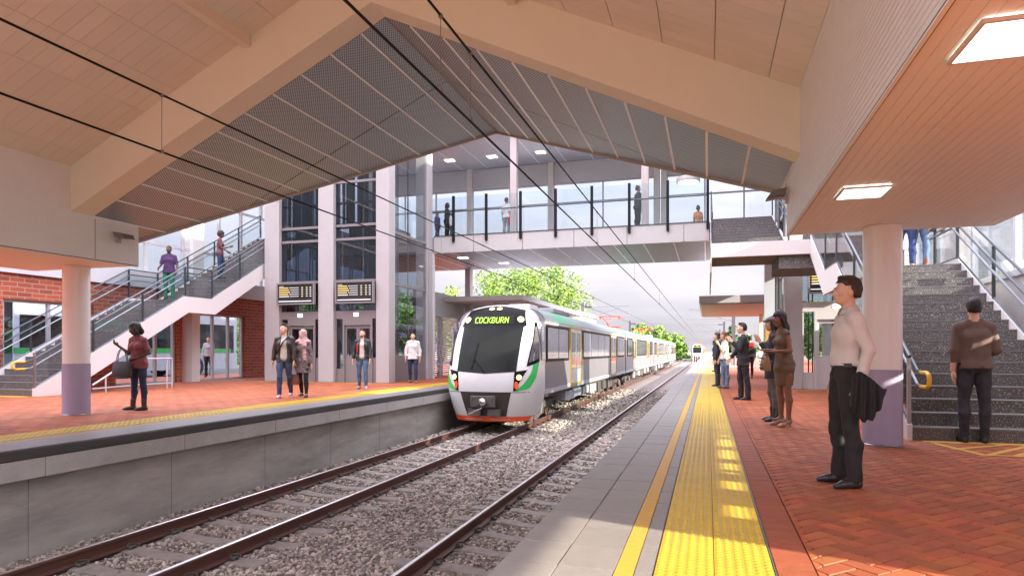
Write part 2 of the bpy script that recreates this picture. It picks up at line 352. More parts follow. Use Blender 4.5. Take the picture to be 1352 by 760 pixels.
# stones, as one stuff object
def stones():
    t = (1 + 5 ** .5) / 2
    ico = np.array([(-1, t, 0), (1, t, 0), (-1, -t, 0), (1, -t, 0), (0, -1, t), (0, 1, t), (0, -1, -t), (0, 1, -t), (t, 0, -1), (t, 0, 1), (-t, 0, -1), (-t, 0, 1)]) / 1.9
    F = np.array([(0, 11, 5), (0, 5, 1), (0, 1, 7), (0, 7, 10), (0, 10, 11), (1, 5, 9), (5, 11, 4), (11, 10, 2), (10, 7, 6), (7, 1, 8), (3, 9, 4), (3, 4, 2), (3, 2, 6), (3, 6, 8), (3, 8, 9), (4, 9, 5), (2, 4, 11), (6, 2, 10), (8, 6, 7), (9, 8, 1)])
    pos = []; siz = []
    for y0, y1, dens, sc in ((2.2, 9, 900, 1.0), (9, 15, 520, 1.25), (15, 26, 230, 1.7), (26, 42, 70, 2.4)):
        n = int((y1 - y0) * 6.7 * dens)
        x = NR.uniform(-7.7, -1.0, n); y = NR.uniform(y0, y1, n)
        k = np.ones(n, bool)
        for xr in (-6.88, -5.376, -3.04, -1.535): k &= np.abs(x - xr) > 0.085
        # keep sleepers tops mostly clear
        for x0, x1, ph in ((-7.38, -4.88, 0.2), (-3.54, -1.04, 0.05)):
            fy = (y - ph) % 0.68
            on = (x > x0) & (x < x1) & ((fy < 0.145) | (fy > 0.68 - 0.145))
            k &= ~(on & (NR.uniform(size=n) > 0.02))
        x = x[k]; y = y[k]; n = len(x)
        r = NR.gamma(9, 1 / 9, n) * 0.0205 * sc
        z = np.interp(x, [p[0] for p in prof], [p[1] for p in prof]) + NR.uniform(-0.3, 0.9, n) * 0.022
        pos.append(np.stack([x, y, z], 1)); siz.append(r)
    pos = np.concatenate(pos); r = np.concatenate(siz); n = len(r)
    A = NR.normal(size=(n, 3, 3)); q, _ = np.linalg.qr(A)
    sc = NR.uniform(0.65, 1.35, (n, 1, 3)); jit = NR.uniform(0.75, 1.2, (n, 12, 1))
    V = np.einsum('nij,nkj->nki', q, ico[None] * sc * jit) * r[:, None, None]
    V[:, :, 2] *= 0.8
    V += pos[:, None]
    FF = (F[None] + (np.arange(n) * 12)[:, None, None]).reshape(-1, 3)
    me = bpy.data.meshes.new('ballast_stones'); me.vertices.add(n * 12); me.vertices.foreach_set('co', V.reshape(-1))
    me.loops.add(len(FF) * 3); me.loops.foreach_set('vertex_index', FF.reshape(-1)); me.polygons.add(len(FF))
    me.polygons.foreach_set('loop_start', np.arange(len(FF)) * 3); me.update(calc_edges=True); me.validate()
    me.materials.append(M['stone']); o = bpy.data.objects.new('ballast_stones', me); COL.objects.link(o)
    props(o, 'loose brown and grey crushed stone spread between and beside the rails', 'ballast', None, 'stuff')
stones()

# rails
def rail(x, label, y1=180):
    p = [(-.07, 0), (.07, 0), (.07, .012), (.012, .03), (.009, .11), (.034, .122), (.034, .15), (.026, .16), (-.026, .16), (-.034, .15), (-.034, .122), (-.009, .11), (-.012, .03), (-.07, .012)]
    poly = [(x + a, ZR - .16 + c) for a, c in p]
    t = thing('rail', label, 'rail', (x, 0, ZR - .16), group='railway rails')
    MB().prism(poly, 1, -4, y1).build('rail_body', 'rust', t)
    MB().prism([(x - .022, ZR), (x + .022, ZR), (x + .017, ZR + .004), (x - .017, ZR + .004)], 1, -4, y1).build('running_surface', 'railtop', t)
rail(-6.88, 'brown steel rail with shiny top nearest the left platform wall')
rail(-5.376, 'brown steel rail under the right side wheels of the green and white train')
rail(-3.04, 'brown steel rail standing clear beside the gravel strip right of the train')
rail(-1.535, 'steel rail tucked under the edge of the right platform')
# sleepers
def sleeper(x0, x1, rails, loc, label, group):
    t = thing('sleeper', label, 'sleeper', loc, group=group)
    cx = loc[0]; hwid = (x1 - x0) / 2
    xs = [x0, x0 + .05, x0 + .75, cx - .2, cx + .2, x1 - .75, x1 - .05, x1]
    zt = [-1.29, -1.272, -1.272, -1.305, -1.305, -1.272, -1.272, -1.29]
    P = []
    for x, z in zip(xs, zt):
        P.append([(x, loc[1] - .13, -1.45), (x, loc[1] - .115, z - .012), (x, loc[1] - .10, z), (x, loc[1] + .10, z), (x, loc[1] + .115, z - .012), (x, loc[1] + .13, -1.45)])
    b = MB().grid(np.array(P)[::-1])
    for i, x in ((0, x0), (-1, x1)): b.quad(*[tuple(q) for q in P[i]])
    b.build('sleeper_block', 'sleeper', t)
    for xr in rails:
        for sgn in (-1, 1):
            c = MB(); xx = xr + sgn * .1
            c.bbox(xx - .035, xx + .035, loc[1] - .05, loc[1] + .05, -1.275, -1.235, .01)
            c.tube([(xx + sgn * .06, loc[1] - .06, -1.25), (xx + sgn * .02, loc[1] - .07, -1.225), (xx - sgn * .035, loc[1] - .03, -1.222), (xx - sgn * .035, loc[1] + .03, -1.222), (xx + sgn * .02, loc[1] + .07, -1.225), (xx + sgn * .06, loc[1] + .06, -1.25)], .011, 6)
            c.build('rail_clip', 'clip', t)
    return t
def plain(src, loc):
    c = src.copy(); COL.objects.link(c); c.location = loc
    d = src.children[0].copy(); COL.objects.link(d); d.parent = c; return c
lab1 = 'pale concrete sleeper in the ballast under the left track'; lab2 = 'pale concrete sleeper in the ballast under the right track'
s1 = sleeper(-7.38, -4.88, (-6.88, -5.376), (-6.13, 0.2 + .68 * 4, 0), lab1, 'sleepers of the left track')
s2 = sleeper(-3.54, -1.04, (-3.04, -1.535), (-2.29, 0.05 + .68 * 4, 0), lab2, 'sleepers of the right track')
for k in range(5, 70):
    (copy_thing if k < 34 else plain)(s1, (-6.13, 0.2 + .68 * k, 0))
for k in range(5, 130):
    (copy_thing if k < 34 else plain)(s2, (-2.29, 0.05 + .68 * k, 0))

# ---- platforms
def bricks_running(mb, x0, x1, y0, y1, bw, bl, z=0.0, gap=.004, along='y', ch=.004):
    # top faces with small chamfer skirts; along: long side direction
    V = []; 
    if along == 'y':
        nx = int(round((x1 - x0) / bw)); w_ = (x1 - x0) / nx
        for i in range(nx):
            off = (i % 2) * bl / 2; y = y0 - off
            while y < y1:
                a, c = max(y, y0), min(y + bl, y1)
                if c - a > .03: V.append((x0 + i * w_ + gap, x0 + (i + 1) * w_ - gap, a + gap, c - gap))
                y += bl
    else:
        ny = int(round((y1 - y0) / bw)); w_ = (y1 - y0) / ny
        for i in range(ny):
            off = (i % 2) * bl / 2; x = x0 - off
            while x < x1:
                a, c = max(x, x0), min(x + bl, x1)
                if c - a > .03: V.append((a + gap, c - gap, y0 + i * w_ + gap, y0 + (i + 1) * w_ - gap))
                x += bl
    for a, c, d, e in V:
        zz = z + random.uniform(-.0012, .0012)
        v = [(a + ch, d + ch, zz), (c - ch, d + ch, zz), (c - ch, e - ch, zz), (a + ch, e - ch, zz), (a, d, zz - .008), (c, d, zz - .008), (c, e, zz - .008), (a, e, zz - .008)]
        mb.raw(v, [(0, 1, 2, 3), (4, 5, 1, 0), (5, 6, 2, 1), (6, 7, 3, 2), (7, 4, 0, 3)])
def herring(mb, x0, x1, y0, y1, w_, gap=.0045, ch=.003, rot=R(45)):
    l = 2 * w_; ca, sa = math.cos(rot), math.sin(rot); cx, cy = (x0 + x1) / 2, (y0 + y1) / 2
    n = int(math.hypot(x1 - x0, y1 - y0) / w_ / 1.2) + 6
    for i in range(-n, n):
        for j in range(-n, n):
            k = (i - j) % 4
            if k in (0, 3):
                ax, ay = i * w_, j * w_
                lx, ly = (l, w_) if k == 0 else (w_, l)
                q = [(ax + gap, ay + gap), (ax + lx - gap, ay + gap), (ax + lx - gap, ay + ly - gap), (ax + gap, ay + ly - gap)]
                qi = [(ax + gap + ch, ay + gap + ch), (ax + lx - gap - ch, ay + gap + ch), (ax + lx - gap - ch, ay + ly - gap - ch), (ax + gap + ch, ay + ly - gap - ch)]
                mx_, my_ = ax + lx / 2, ay + ly / 2
                X_, Y_ = cx + mx_ * ca - my_ * sa, cy + mx_ * sa + my_ * ca
                if not (x0 - l / 2 < X_ < x1 + l / 2 and y0 - l / 2 < Y_ < y1 + l / 2): continue
                zz = random.uniform(-.0015, .0015)
                T = lambda p, z: (min(max(cx + p[0] * ca - p[1] * sa, x0), x1), min(max(cy + p[0] * sa + p[1] * ca, y0), y1), z)
                v = [T(p, zz) for p in qi] + [T(p, zz - .008) for p in q]
                mb.raw(v, [(0, 1, 2, 3), (4, 5, 1, 0), (5, 6, 2, 1), (6, 7, 3, 2), (7, 4, 0, 3)])

pr = thing('platform', 'right platform of red herringbone bricks with grey edge and yellow tactile strip', 'platform', (2, 0, 0), kind='structure')
b = MB(); b.box(-.95, 12, -6, 110, -1.45, -.012); b.build('platform_base', 'joint', pr)
b = MB(); b.prism([(-1.086, -.30), (-.95, -.30), (-.95, -.012), (-1.086, -.012)], 1, -6, 110); b.box(-1.02, -.95, -6, 110, -1.45, -.30); b.build('platform_wall', 'concrete', pr)
b = MB(); b.box(-1.086, -.27, -6, 110, -.012, -.0065); b.build('paver_bed', 'jointg', pr)
b = MB()
bricks_running(b, -1.088, -.775, -5, 48, .40, .62, along='x', gap=.002, ch=.002)
bricks_running(b, -.775, -.468, -5, 48, .40, .62, along='x', gap=.002, ch=.002)
bricks_running(b, -.368, -.272, -5, 48, .40, .62, along='x', gap=.002, ch=.002)
b.build('edge_pavers', 'paver', pr)
MB().box(-1.088, -.272, 48, 110, -.0065, 0).build('far_edge_paving', 'paver', pr)
MB().box(-.466, -.370, -5, 110, -.0065, .001).build('edge_line', 'yline', pr)
def tactile(parent, x0, y0, y1, cols, doty1, side=1):
    b = MB()
    for c in range(cols):
        y = y0
        while y < y1 - .01:
            b.raw([(x0 + c * .3 + .002, y + .002, .004), (x0 + c * .3 + .298, y + .002, .004), (x0 + c * .3 + .298, y + .298, .004), (x0 + c * .3 + .002, y + .298, .004),
                   (x0 + c * .3 + .002, y + .002, -.006), (x0 + c * .3 + .298, y + .002, -.006), (x0 + c * .3 + .298, y + .298, -.006), (x0 + c * .3 + .002, y + .298, -.006)],
                  [(0, 1, 2, 3), (4, 5, 1, 0), (5, 6, 2, 1), (6, 7, 3, 2), (7, 4, 0, 3)])
            y += .3
    b.build('tactile_tiles', 'yellow', parent)
    d = MB(); n = 8
    vs = []; fs = []
    for c in range(cols * 6):
        cx = x0 + .025 + c * .05
        for k in range(int((doty1 - y0) / .05)):
            cy = y0 + .025 + k * .05; o = len(vs)
            for rx, z in ((.0165, .0035), (.0145, .007), (.010, .0088)):
                for i in range(n): t = 2 * math.pi * i / n; vs.append((cx + rx * math.cos(t), cy + rx * .8 * math.sin(t), z))
            for r_ in range(2):
                for i in range(n): fs.append((o + r_ * n + i, o + r_ * n + (i + 1) % n, o + r_ * n + n + (i + 1) % n, o + r_ * n + n + i))
            fs.append(tuple(o + 2 * n + i for i in range(n)))
    d.raw(vs, fs); d.build('tactile_domes', 'yellow', parent, kind='stuff', smooth=True)
tactile(pr, -.268, 2.0, 48, 2, 15)
MB().box(-.268, .332, 48, 110, -.0065, .004).build('far_tactile_strip', 'yellow', pr)
MB().box(.336, .343, -5, 48, -.01, .002).build('metal_edging', 'steel', pr)
b = MB(); bricks_running(b, .346, .543, -5, 34, .095, .4, along='x', gap=.0014, ch=.002); b.box(.346, .543, 34, 110, -.008, 0); b.build('border_pavers', 'brickb', pr)
b = MB(); herring(b, .548, 5.2, 1.6, 22, .115); b.build('brick_paving', 'brick', pr)
MB().box(.548, 12, 22, 110, -.012, .001).build('far_brick_paving', 'brick', pr)
MB().box(5.2, 12, -5, 22, -.012, 0).build('outer_paving', 'brick', pr)
MB().box(.548, 5.2, -5, 1.6, -.012, 0).build('rear_paving', 'brick', pr)

pl = thing('platform', 'left platform of red bricks with yellow strip and concrete wall above the track', 'platform', (-13, 0, 0), kind='structure')
MB().box(-19.0, -7.95, -6, 110, -1.45, -.012).build('platform_base', 'joint', pl)
b = MB()
for y in np.arange(-5.14, 110, 2.2): b.box(-7.95, -7.87, y + .006, y + 2.194, -1.4, -.372)
b.build('retaining_wall', 'concrete', pl)
b = MB()
for y in np.arange(-5.04, 110, 2.2): b.bbox(-7.95, -7.712, y + .004, y + 2.196, -.372, -.135, .008)
b.build('coping', 'coping', pl)
MB().prism([(-7.95, -.133), (-7.722, -.133), (-7.706, -.12), (-7.706, -.018), (-7.716, -.002), (-7.95, -.002)], 1, -6, 110).build('edge_strip', 'rubber', pl)
b = MB(); bricks_running(b, -8.40, -7.95, -5, 60, .6, .45, along='x', gap=.002, ch=.002); b.box(-7.95, -7.74, -5, 110, -.006, .0005); b.box(-8.58, -8.48, -5, 110, -.006, 0); b.box(-8.40, -7.95, 60, 110, -.006, 0); b.build('edge_pavers', 'pave_l', pl)
MB().box(-8.478, -8.402, -5, 110, -.006, .002).build('edge_line', 'yline', pl)
tactile(pl, -9.19, 5.0, 60, 2, 5.0)
d = MB()
for x in np.arange(-9.15, -8.6, .1):
    for y in np.arange(5, 24, .1): d.box(x - .02, x + .02, y - .02, y + .02, .004, .009)
d.build('tactile_studs', 'yellow', pl, kind='stuff')
b = MB(); bricks_running(b, -18.8, -9.2, 6, 26, .2, .4, along='x', gap=.008, ch=.004); b.build('brick_paving', 'brick', pl)
MB().box(-19.0, -9.2, 26, 110, -.012, .001).build('far_brick_paving', 'brick', pl)
b = MB(); b.box(-19.0, -9.2, -5, 6, -.012, 0); b.build('rear_paving', 'brick', pl)
# land left of the station: paving, kerb, road
MB().box(-23.2, -19.0, -6, 110, -1.4, -.006).build('pavement', 'brick', kind='structure')
MB().box(-23.35, -23.2, -6, 110, -1.4, -.002).build('kerb', 'kerb', kind='structure')
MB().box(-36, -23.35, -6, 200, -1.4, -.13).build('road', 'asphalt', kind='structure')
MB().box(-300, -36, -6, 400, -1.4, -.02).build('verge', 'earth', kind='structure')
MB().box(12, 300, -60, 400, -1.4, -.02).build('verge', 'earth', kind='structure')
# painted hatching before the right stair
b = MB()
z = .004
def stripe(p, q, wd): 
    p = Vector((*p, 0)); q = Vector((*q, 0)); d = (q - p).normalized(); a = Vector((-d.y, d.x, 0)) * wd / 2
    b.quad((p + a)[:2] + (z,), (q + a)[:2] + (z,), (q - a)[:2] + (z,), (p - a)[:2] + (z,))
# hatching
yh = thing('floor_marking', 'yellow striped hatching painted on the bricks before the right stair', 'floor marking', (3.4, 9, 0))
b = MB()
hy0, hy1, hx0, hx1 = 8.38, 9.52, 2.62, 4.7
def stripe(p, q, wd, z=.0045):
    p = Vector(p); q = Vector(q); d = (q - p).normalized(); a = Vector((-d.y, d.x)) * wd / 2
    b.quad(*[(*v, z) for v in (p + a, p - a, q - a, q + a)])
b.box(hx0, hx1, hy1 - .16, hy1, .002, .0045)
stripe((hx0 + .06, hy1 - .12), (hx0 + .30, hy0), .09); stripe((hx0 + .27, hy0 + .02), (hx1, hy0 - .02), .08, .0048)
for i in range(9):
    x = hx0 + .12 + i * .25
    q0 = (x, hy0 + .05) if i > 0 else (x, hy0 + .4)
    stripe(q0, (min(x + .75, hx1), hy0 + .05 + (hy1 - .2 - hy0) * min(1, (hx1 - x) / .75)), .075, .0042)
b.build('hatch_paint', 'yline', yh)
o = MB().box(-18.4, -16.35, 11.95, 12.35, .002, .005).build('floor_marking', 'yline'); props(o, 'yellow band painted on the bricks at the foot of the left stair', 'floor marking')
o = MB().box(-16.2, -10.85, 20.72, 20.88, .002, .005).build('floor_marking', 'yline'); props(o, 'thin yellow line on the bricks before the two left lift doors', 'floor marking')
o = MB().box(2.2, 5.0, 20.62, 20.78, .002, .005).build('floor_marking', 'yline'); props(o, 'thin yellow line on the bricks before the right lift', 'floor marking')

# ================================================================== NEAR CANOPY ROOF
XR, SL = -4.42, 0.468          # ridge x and slope
def zc(x, top): return top - SL * abs(x - XR)
cn = thing('canopy_roof', 'white gabled canopy with boarded ceiling, big beam and perforated metal end', 'canopy', (XR, 4, 6.6))
XE0, XE1 = -9.83, 1.0
# boarded ceiling: separate boards with shadow gaps
bb = MB()
for sgn in (-1, 1):
    lim = XR - XE0 if sgn < 0 else XE1 - XR
    cuts = [0] + [c for c in (0.35 + 0.592 * k for k in range(12)) if c < lim - .08] + [lim]
    y = 0.4
    while y < 7.99:
        y2 = min(y + .20, 8.0)
        for a, c in zip(cuts[:-1], cuts[1:]):
            g = .004
            x0, x1 = XR + sgn * (a + g), XR + sgn * (c - g)
            z0, z1 = 6.66 - SL * (a + g), 6.66 - SL * (c - g)
            v = [(x0, y + .002, z0), (x1, y + .002, z1), (x1, y2 - .002, z1), (x0, y2 - .002, z0), (x0, y + .002, z0 + .02), (x1, y + .002, z1 + .02), (x1, y2 - .002, z1 + .02), (x0, y2 - .002, z0 + .02)]
            bb.raw(v, [(0, 1, 2, 3), (7, 6, 5, 4), (0, 4, 5, 1), (1, 5, 6, 2), (2, 6, 7, 3), (3, 7, 4, 0)])
        y = y2
bb.build('ceiling_boards', 'plank', cn)
b = MB()
b.prism([(XE0 - 2.6, 4.35), (XE0, 4.35), (XR, 6.66 + .03 + .28), (XE1, 4.35), (XE1 + 2.5, 4.35), (XE1 + 2.5, 4.2), (XE1, 4.2), (XR, 6.66 + .03), (XE0, 4.2), (XE0 - 2.6, 4.2)][::-1], 1, .3, 8.4)
b.build('roof_deck', 'beam', cn)
# ridge-direction small beams ending at the big beam
for sx in (-1, 1):
    x = XR + sx * 2.02; z = zc(x, 6.66)
    MB().box(x - .06, x + .06, .4, 7.99, z - .14, z + .06).build('ceiling_rib', 'beam', cn)
b = MB()
lo = 5.93
b.prism([(XE0, zc(XE0, lo)), (XR, lo), (XE1, zc(XE1, lo)), (XE1, zc(XE1, 6.67)), (XR, 6.67), (XE0, zc(XE0, 6.67))], 1, 8.0, 8.41)
b.build('gable_beam', 'beam', cn)
# perforated prow
PY, PE, PX0, PX1 = 13.53, 9.55, XR - 6.0, XR + 6.0
def py(x): return PY - (PY - PE) * abs(x - XR) / 6.0
for sgn in (-1, 1):
    a = 0; k = 0
    while a < 6.0 - 1e-6:
        c = min(.39 if k == 0 else a + .502, 6.0)
        for part in range(2):
            g = .012
            x0, x1 = XR + sgn * (a + g), XR + sgn * (c - g)
            ysplit = 10.7
            def yy(x): return py(x) - .02
            if part == 0: ya0 = ya1 = 8.42; yb0, yb1 = min(ysplit, yy(x0)), min(ysplit, yy(x1))
            else:
                ya0 = ya1 = ysplit + .02; yb0, yb1 = yy(x0), yy(x1)
                if yb0 < ya0 + .05: continue
                yb1 = max(yb1, ya1 + .01)
            b = MB()
            z0, z1 = zc(x0, lo) - .0, zc(x1, lo)
            v = [(x0, ya0, z0), (x1, ya1, z1), (x1, yb1, z1), (x0, yb0, z0)]
            v += [(p[0], p[1], p[2] + .012) for p in v]
            b.raw(v, [(0, 1, 2, 3), (7, 6, 5, 4), (0, 4, 5, 1), (1, 5, 6, 2), (2, 6, 7, 3), (3, 7, 4, 0)])
            b.build('perforated_panel', 'perf', cn)
        if k > 0:
            xs_ = XR + sgn * a
            MB().box(xs_ - .016, xs_ + .016, 8.42, py(xs_) - .03, zc(xs_, lo) - .012, zc(xs_, lo) + .006).build('panel_seam', 'seam', cn)
        a = c; k += 1
# prow backing + edge trim
for sgn in (-1, 1):
    b = MB(); X1 = XR + sgn * 6.0
    v = [(XR, 8.42, lo + .02), (X1, 8.42, zc(X1, lo) + .02), (X1, py(X1), zc(X1, lo) + .02), (XR, PY, lo + .02)]
    v += [(p[0], p[1], p[2] + .30) for p in v]
    b.raw(v, [(0, 1, 2, 3), (7, 6, 5, 4), (0, 4, 5, 1), (1, 5, 6, 2), (2, 6, 7, 3), (3, 7, 4, 0)])
    b.build('prow_deck', 'dark' if False else 'beam', cn)
    b = MB(); b.bar((XR, PY, lo + .12), (X1, py(X1), zc(X1, lo) + .12), .06, .30); b.build('edge_trim', 'trim', cn)

# eaves boxes: real ribbed cladding extruded along the platform
def ribs(p0, p1, pitch, depth, nrm, y0, y1, duty=.8):
    p0 = Vector(p0); p1 = Vector(p1); n = Vector(nrm); Lg = (p1 - p0).length; d = (p1 - p0) / Lg
    k = max(1, int(round(Lg / pitch))); pt = Lg / k; pts = []
    for i in range(k):
        a = p0 + d * pt * i
        pts += [a - n * depth, a + d * pt * (1 - duty) * .8 - n * depth, a + d * pt * (1 - duty), a + d * pt]
    bm = MB(); P = np.array([[(p.x, y, p.y) for p in pts] for y in (y0, y1)])
    return bm.grid(P)
def eaves(name_l, inner, outer, loc, label):
    t = thing('eaves_box', label, 'canopy', loc)
    n = 1 if inner > outer else -1         # inner face normal x direction towards tracks
    y0, y1 = .3, 9.3
    z0 = 2.68
    zin = 4.22
    ribs((inner, z0), (inner, zin), .045, .007, (n, 0), y0, y1).build('side_cladding', 'clad', t)
    ribs((inner - n * .03, z0), (outer, z0), .075, .004, (0, -1), y0, y1, .93).build('soffit_boards', 'soffit', t)
    b = MB(); b.prism([(inner - n * .012, z0 + .012), (inner - n * .012, zc(inner, lo) if True else 0), (inner - n * .012, 4.19), (outer, 4.19), (outer, z0 + .012)], 1, y0 + .01, 8.40)
    b.prism([(inner - n * .012, z0 + .012), (inner - n * .012, 3.36), (outer + n * .02, 3.36), (outer + n * .02, z0 + .012)], 1, 8.40, y1)
    b.build('box_body', 'beam', t)
    MB().box(min(inner, outer), max(inner, outer), y1, y1 + .012, z0, 3.36).build('end_cladding', 'clad', t)
    MB().box(min(inner, inner - n * .03), max(inner, inner - n * .03), y0, y1, z0 - .012, z0 + .004).build('shadow_groove', 'dark', t)
    MB().box(min(inner + n * .004, inner - n * .02), max(inner + n * .004, inner - n * .02), y0, y1, z0 - .02, z0 - .008).build('drip_edge', 'clad', t)
    return t
eaves('l', -9.83, -12.35, (-11, 4.8, 2.68), 'white ribbed eaves box over the left column and the woman with a handbag')
er = eaves('r', 1.0, 3.35, (2.2, 4.8, 2.68), 'white ribbed eaves box with warm boarded underside over the right platform')
MB().box(-9.83, -9.824, 8.437, 8.443, 2.70, 3.36).build('panel_joint', 'taupe', [o for o in COL.objects if o.get('label', '').startswith('white ribbed eaves box over the left')][0])
# recessed square lights in the right soffit
for i, (y0, y1, lab) in enumerate(((3.50, 3.93, 'large bright square ceiling light nearest the camera in the warm soffit'), (6.72, 7.14, 'smaller looking square ceiling light further along the warm soffit above the suited man'))):
    t = thing('ceiling_light', lab, 'light', (1.42, (y0 + y1) / 2, 2.66), group='square lights in the right soffit')
    MB().box(1.225, 1.615, y0, y1, 2.655, 2.67).build('diffuser', 'lamp', t)
    b = MB(); b.box(1.205, 1.225, y0 - .02, y1 + .02, 2.652, 2.672); b.box(1.615, 1.635, y0 - .02, y1 + .02, 2.652, 2.672); b.box(1.225, 1.615, y0 - .02, y0, 2.652, 2.672); b.box(1.225, 1.615, y1, y1 + .02, 2.652, 2.672)
    b.build('frame', 'white', t)
# round support columns
for (x, y, lab) in ((-10.98, 9.05, 'round white column with lilac base on the left platform'), (2.06, 9.0, 'round white column with lilac base behind the man in the pale shirt')):
    t = thing('support_column', lab, 'column', (x, y, 0), group='round columns under the eaves')
    MB().lathe([(.222, 0), (.222, .92)], x, y, 40).build('base_sleeve', 'lilac', t, smooth=True)
    MB().lathe([(.232, .001), (.232, .012), (.222, .02)], x, y, 40).build('base_ring', 'steel', t, smooth=True)
    MB().lathe([(.2235, .915), (.2235, .922)], x, y, 40).build('joint_ring', 'taupe', t, smooth=True)
    MB().lathe([(.216, .92), (.216, 2.675)], x, y, 40).build('shaft', 'colwhite', t, smooth=True)
# floodlights
def flood(loc, rz, label):
    t = thing('floodlight', label, 'light', loc, rz)
    b = MB(); b.raw([(-.13, -.06, .07), (.13, -.06, .07), (.13, .12, .10), (-.13, .12, .10), (-.10, -.13, -.02), (.10, -.13, -.02), (.10, .10, .02), (-.10, .10, .02)],
          [(0, 1, 2, 3), (7, 6, 5, 4), (0, 4, 5, 1), (1, 5, 6, 2), (2, 6, 7, 3), (3, 7, 4, 0)])
    b.build('housing', 'taupe', t, local=True)
    MB().raw([(-.085, -.118, -.018), (.085, -.118, -.018), (.085, .08, .010), (-.085, .08, .010)], [(3, 2, 1, 0)]).build('lens', 'steel', t, local=True).location.z = -.006
    b = MB(); b.bar((0, .02, .05), (0, .10, -.03), .03, .03); b.bar((0, .10, -.03), (0, .14, -.03), .07, .10); b.build('bracket', 'grey', t, local=True)
flood((-9.68, 8.87, 3.10), R(90), 'small angled floodlight on the end of the left eaves box')
flood((.86, 9.15, 3.15), R(-90), 'angled floodlight on the end of the right eaves box by the footbridge stair')

# ================================================================== STAIRS
RIS, TRD = .165, .29
class Path:
    """walking line: list of (y, z)"""
    def __init__(s, pts): s.p = pts
    def z(s, y): return float(np.interp(y, [a for a, _ in s.p], [b for _, b in s.p]))
def staircase(label, x0, x1, yf, n1, land, n2, loc, rail_sides, cat='staircase', x1b=None):
    t = thing('staircase', label, cat, loc)
    ya = yf + n1 * TRD; yb = ya + land; ytop = yb + n2 * TRD
    z1 = n1 * RIS; z2 = z1 + n2 * RIS
    x1b = x1 if x1b is None else x1b
    def flight(y, z, n, x1=x1):
        for i in range(n):
            b = MB(); zz = z + (i + 1) * RIS
            b.box(x0 + .03, x1 - .03, y + i * TRD, y + (i + 1) * TRD + .02, zz - RIS, zz)
            st = b.build('step', 'granite', t)
            MB().box(x0 + .031, x1 - .031, y + i * TRD - .006, y + i * TRD + .05, zz - .014, zz + .002).build('nosing', 'nosing', st)
    flight(yf, 0, n1); 
    MB().box(x0 + .03, x1 - .03, ya, yb + .05, z1 - .14, z1 - .002).build('landing', 'granite', t)
    flight(yb, z1, n2, x1b)
    # underside
    dn = .36
    b = MB(); b.prism([(yf + .3, 0.0), (ya + .1, z1 - dn), (yb + .05, z1 - dn), (ytop, z2 - dn), (ytop, z2 - .17), (yb, z1 - .15), (ya, z1 - .15), (yf + .02, 0.0)], 0, x0 + .035, x1b - .035); b.build('underside', 'fascia', t)
    P = Path([(yf, .0), (ya, z1), (yb, z1), (ytop, z2)])
    if x1b != x1:
        b = MB()
        for x in (x1b, (x1b + x1) / 2, x1): b.box(x - .022, x + .022, yb - .02, yb + .02, z1, z1 + 1.06)
        b.build('rear_post', 'rail', t); MB().box(x1b, x1, yb - .005, yb + .005, z1 + .12, z1 + .95).build('rear_glass', 'glassb', t)
        for dz in (.12, .9, 1.08): MB().tube([(x1b, yb, z1 + dz), (x1, yb, z1 + dz)], .02, 8).build('rear_rail', 'rail', t)
    for x in (x0, x1):
        b = MB(); dt, db = .12, -.40
        top = [(yf - .06, .06), (yf - .06, .20), (ya - .05, z1 + dt), (yb - .05, z1 + dt), (ytop, z2 + dt)]
        bot = [(ytop, z2 + db), (yb + .12, z1 + db), (ya + .12, z1 + db), (yf + .72, 0), (yf - .06, 0)]
        if x == x1 and x1b != x1: top = top[:4]; bot = bot[1:]; top[3] = (yb + .02, z1 + dt); bot[0] = (yb + .02, z1 + db)
        b.prism(top + bot, 0, x - .03, x + .03); b.build('stringer', 'white', t)
        b = MB(); b.tube([(x, yf - .02, .24), (x, ya - .05, z1 + .15), (x, yb - .05, z1 + .15)] + ([(x, ytop, z2 + .15)] if not (x == x1 and x1b != x1) else []), .018, 6); b.build('bottom_rail', 'rail', t)
    yt0, zt0 = ytop, z2
    for x, sgn in rail_sides:
        ytop = yb + .01 if (x == x1 and x1b != x1) else yt0
        n_ = max(2, int((ya - yf) / 1.25))
        yp = [yf - .02 + (ya - yf) * k / n_ for k in range(n_)] + [ya, yb] + [yb + (ytop - yb) * (k + 1) / max(1, int((ytop - yb) / 1.25)) for k in range(max(1, int((ytop - yb) / 1.25)))]
        for y in yp: 
            z = P.z(max(y, yf)); MB().box(x - .022, x + .022, y - .022, y + .022, z + .02, z + 1.06).build('baluster_post', 'rail' if y > yf + .2 else 'steel', t)
        for y, y2 in zip(yp[:-1], yp[1:]):
            if y2 - y < .1: continue
            za, zb_ = P.z(y), P.z(y2)
            b = MB(); b.prism([(y + .03, za + .16), (y2 - .03, zb_ + .16), (y2 - .03, zb_ + .93), (y + .03, za + .93)], 0, x - .006, x + .006)
            b.build('glass_panel', 'glassb', t)
        ys_ = [yf - .05, ya, yb, ytop]
        b = MB(); b.tube([(x, y, P.z(max(y, yf)) + 1.08) for y in ys_], .024, 8); b.build('top_rail', 'rail', t)
        for dz in (.90, .72):
            b = MB(); xi = x + sgn * .09
            b.tube([(xi, yf - .28 if dz == .9 else yf - .28, dz - .02)] + [(xi, y, P.z(max(y, yf)) + dz) for y in ys_], .02, 8, ); b.build('handrail', 'steel' if dz == .72 else 'rail', t)
        xi = x + sgn * .09
        b = MB(); b.tube([(xi, yf - .20, .88), (xi, yf - .42, .88), (xi, yf - .50, .85), (xi, yf - .52, .79), (xi, yf - .50, .73), (xi, yf - .42, .70), (xi, yf - .20, .70)], .026, 10); b.build('handrail_end', 'yrail', t, smooth=True)
    return P, yt0, z2
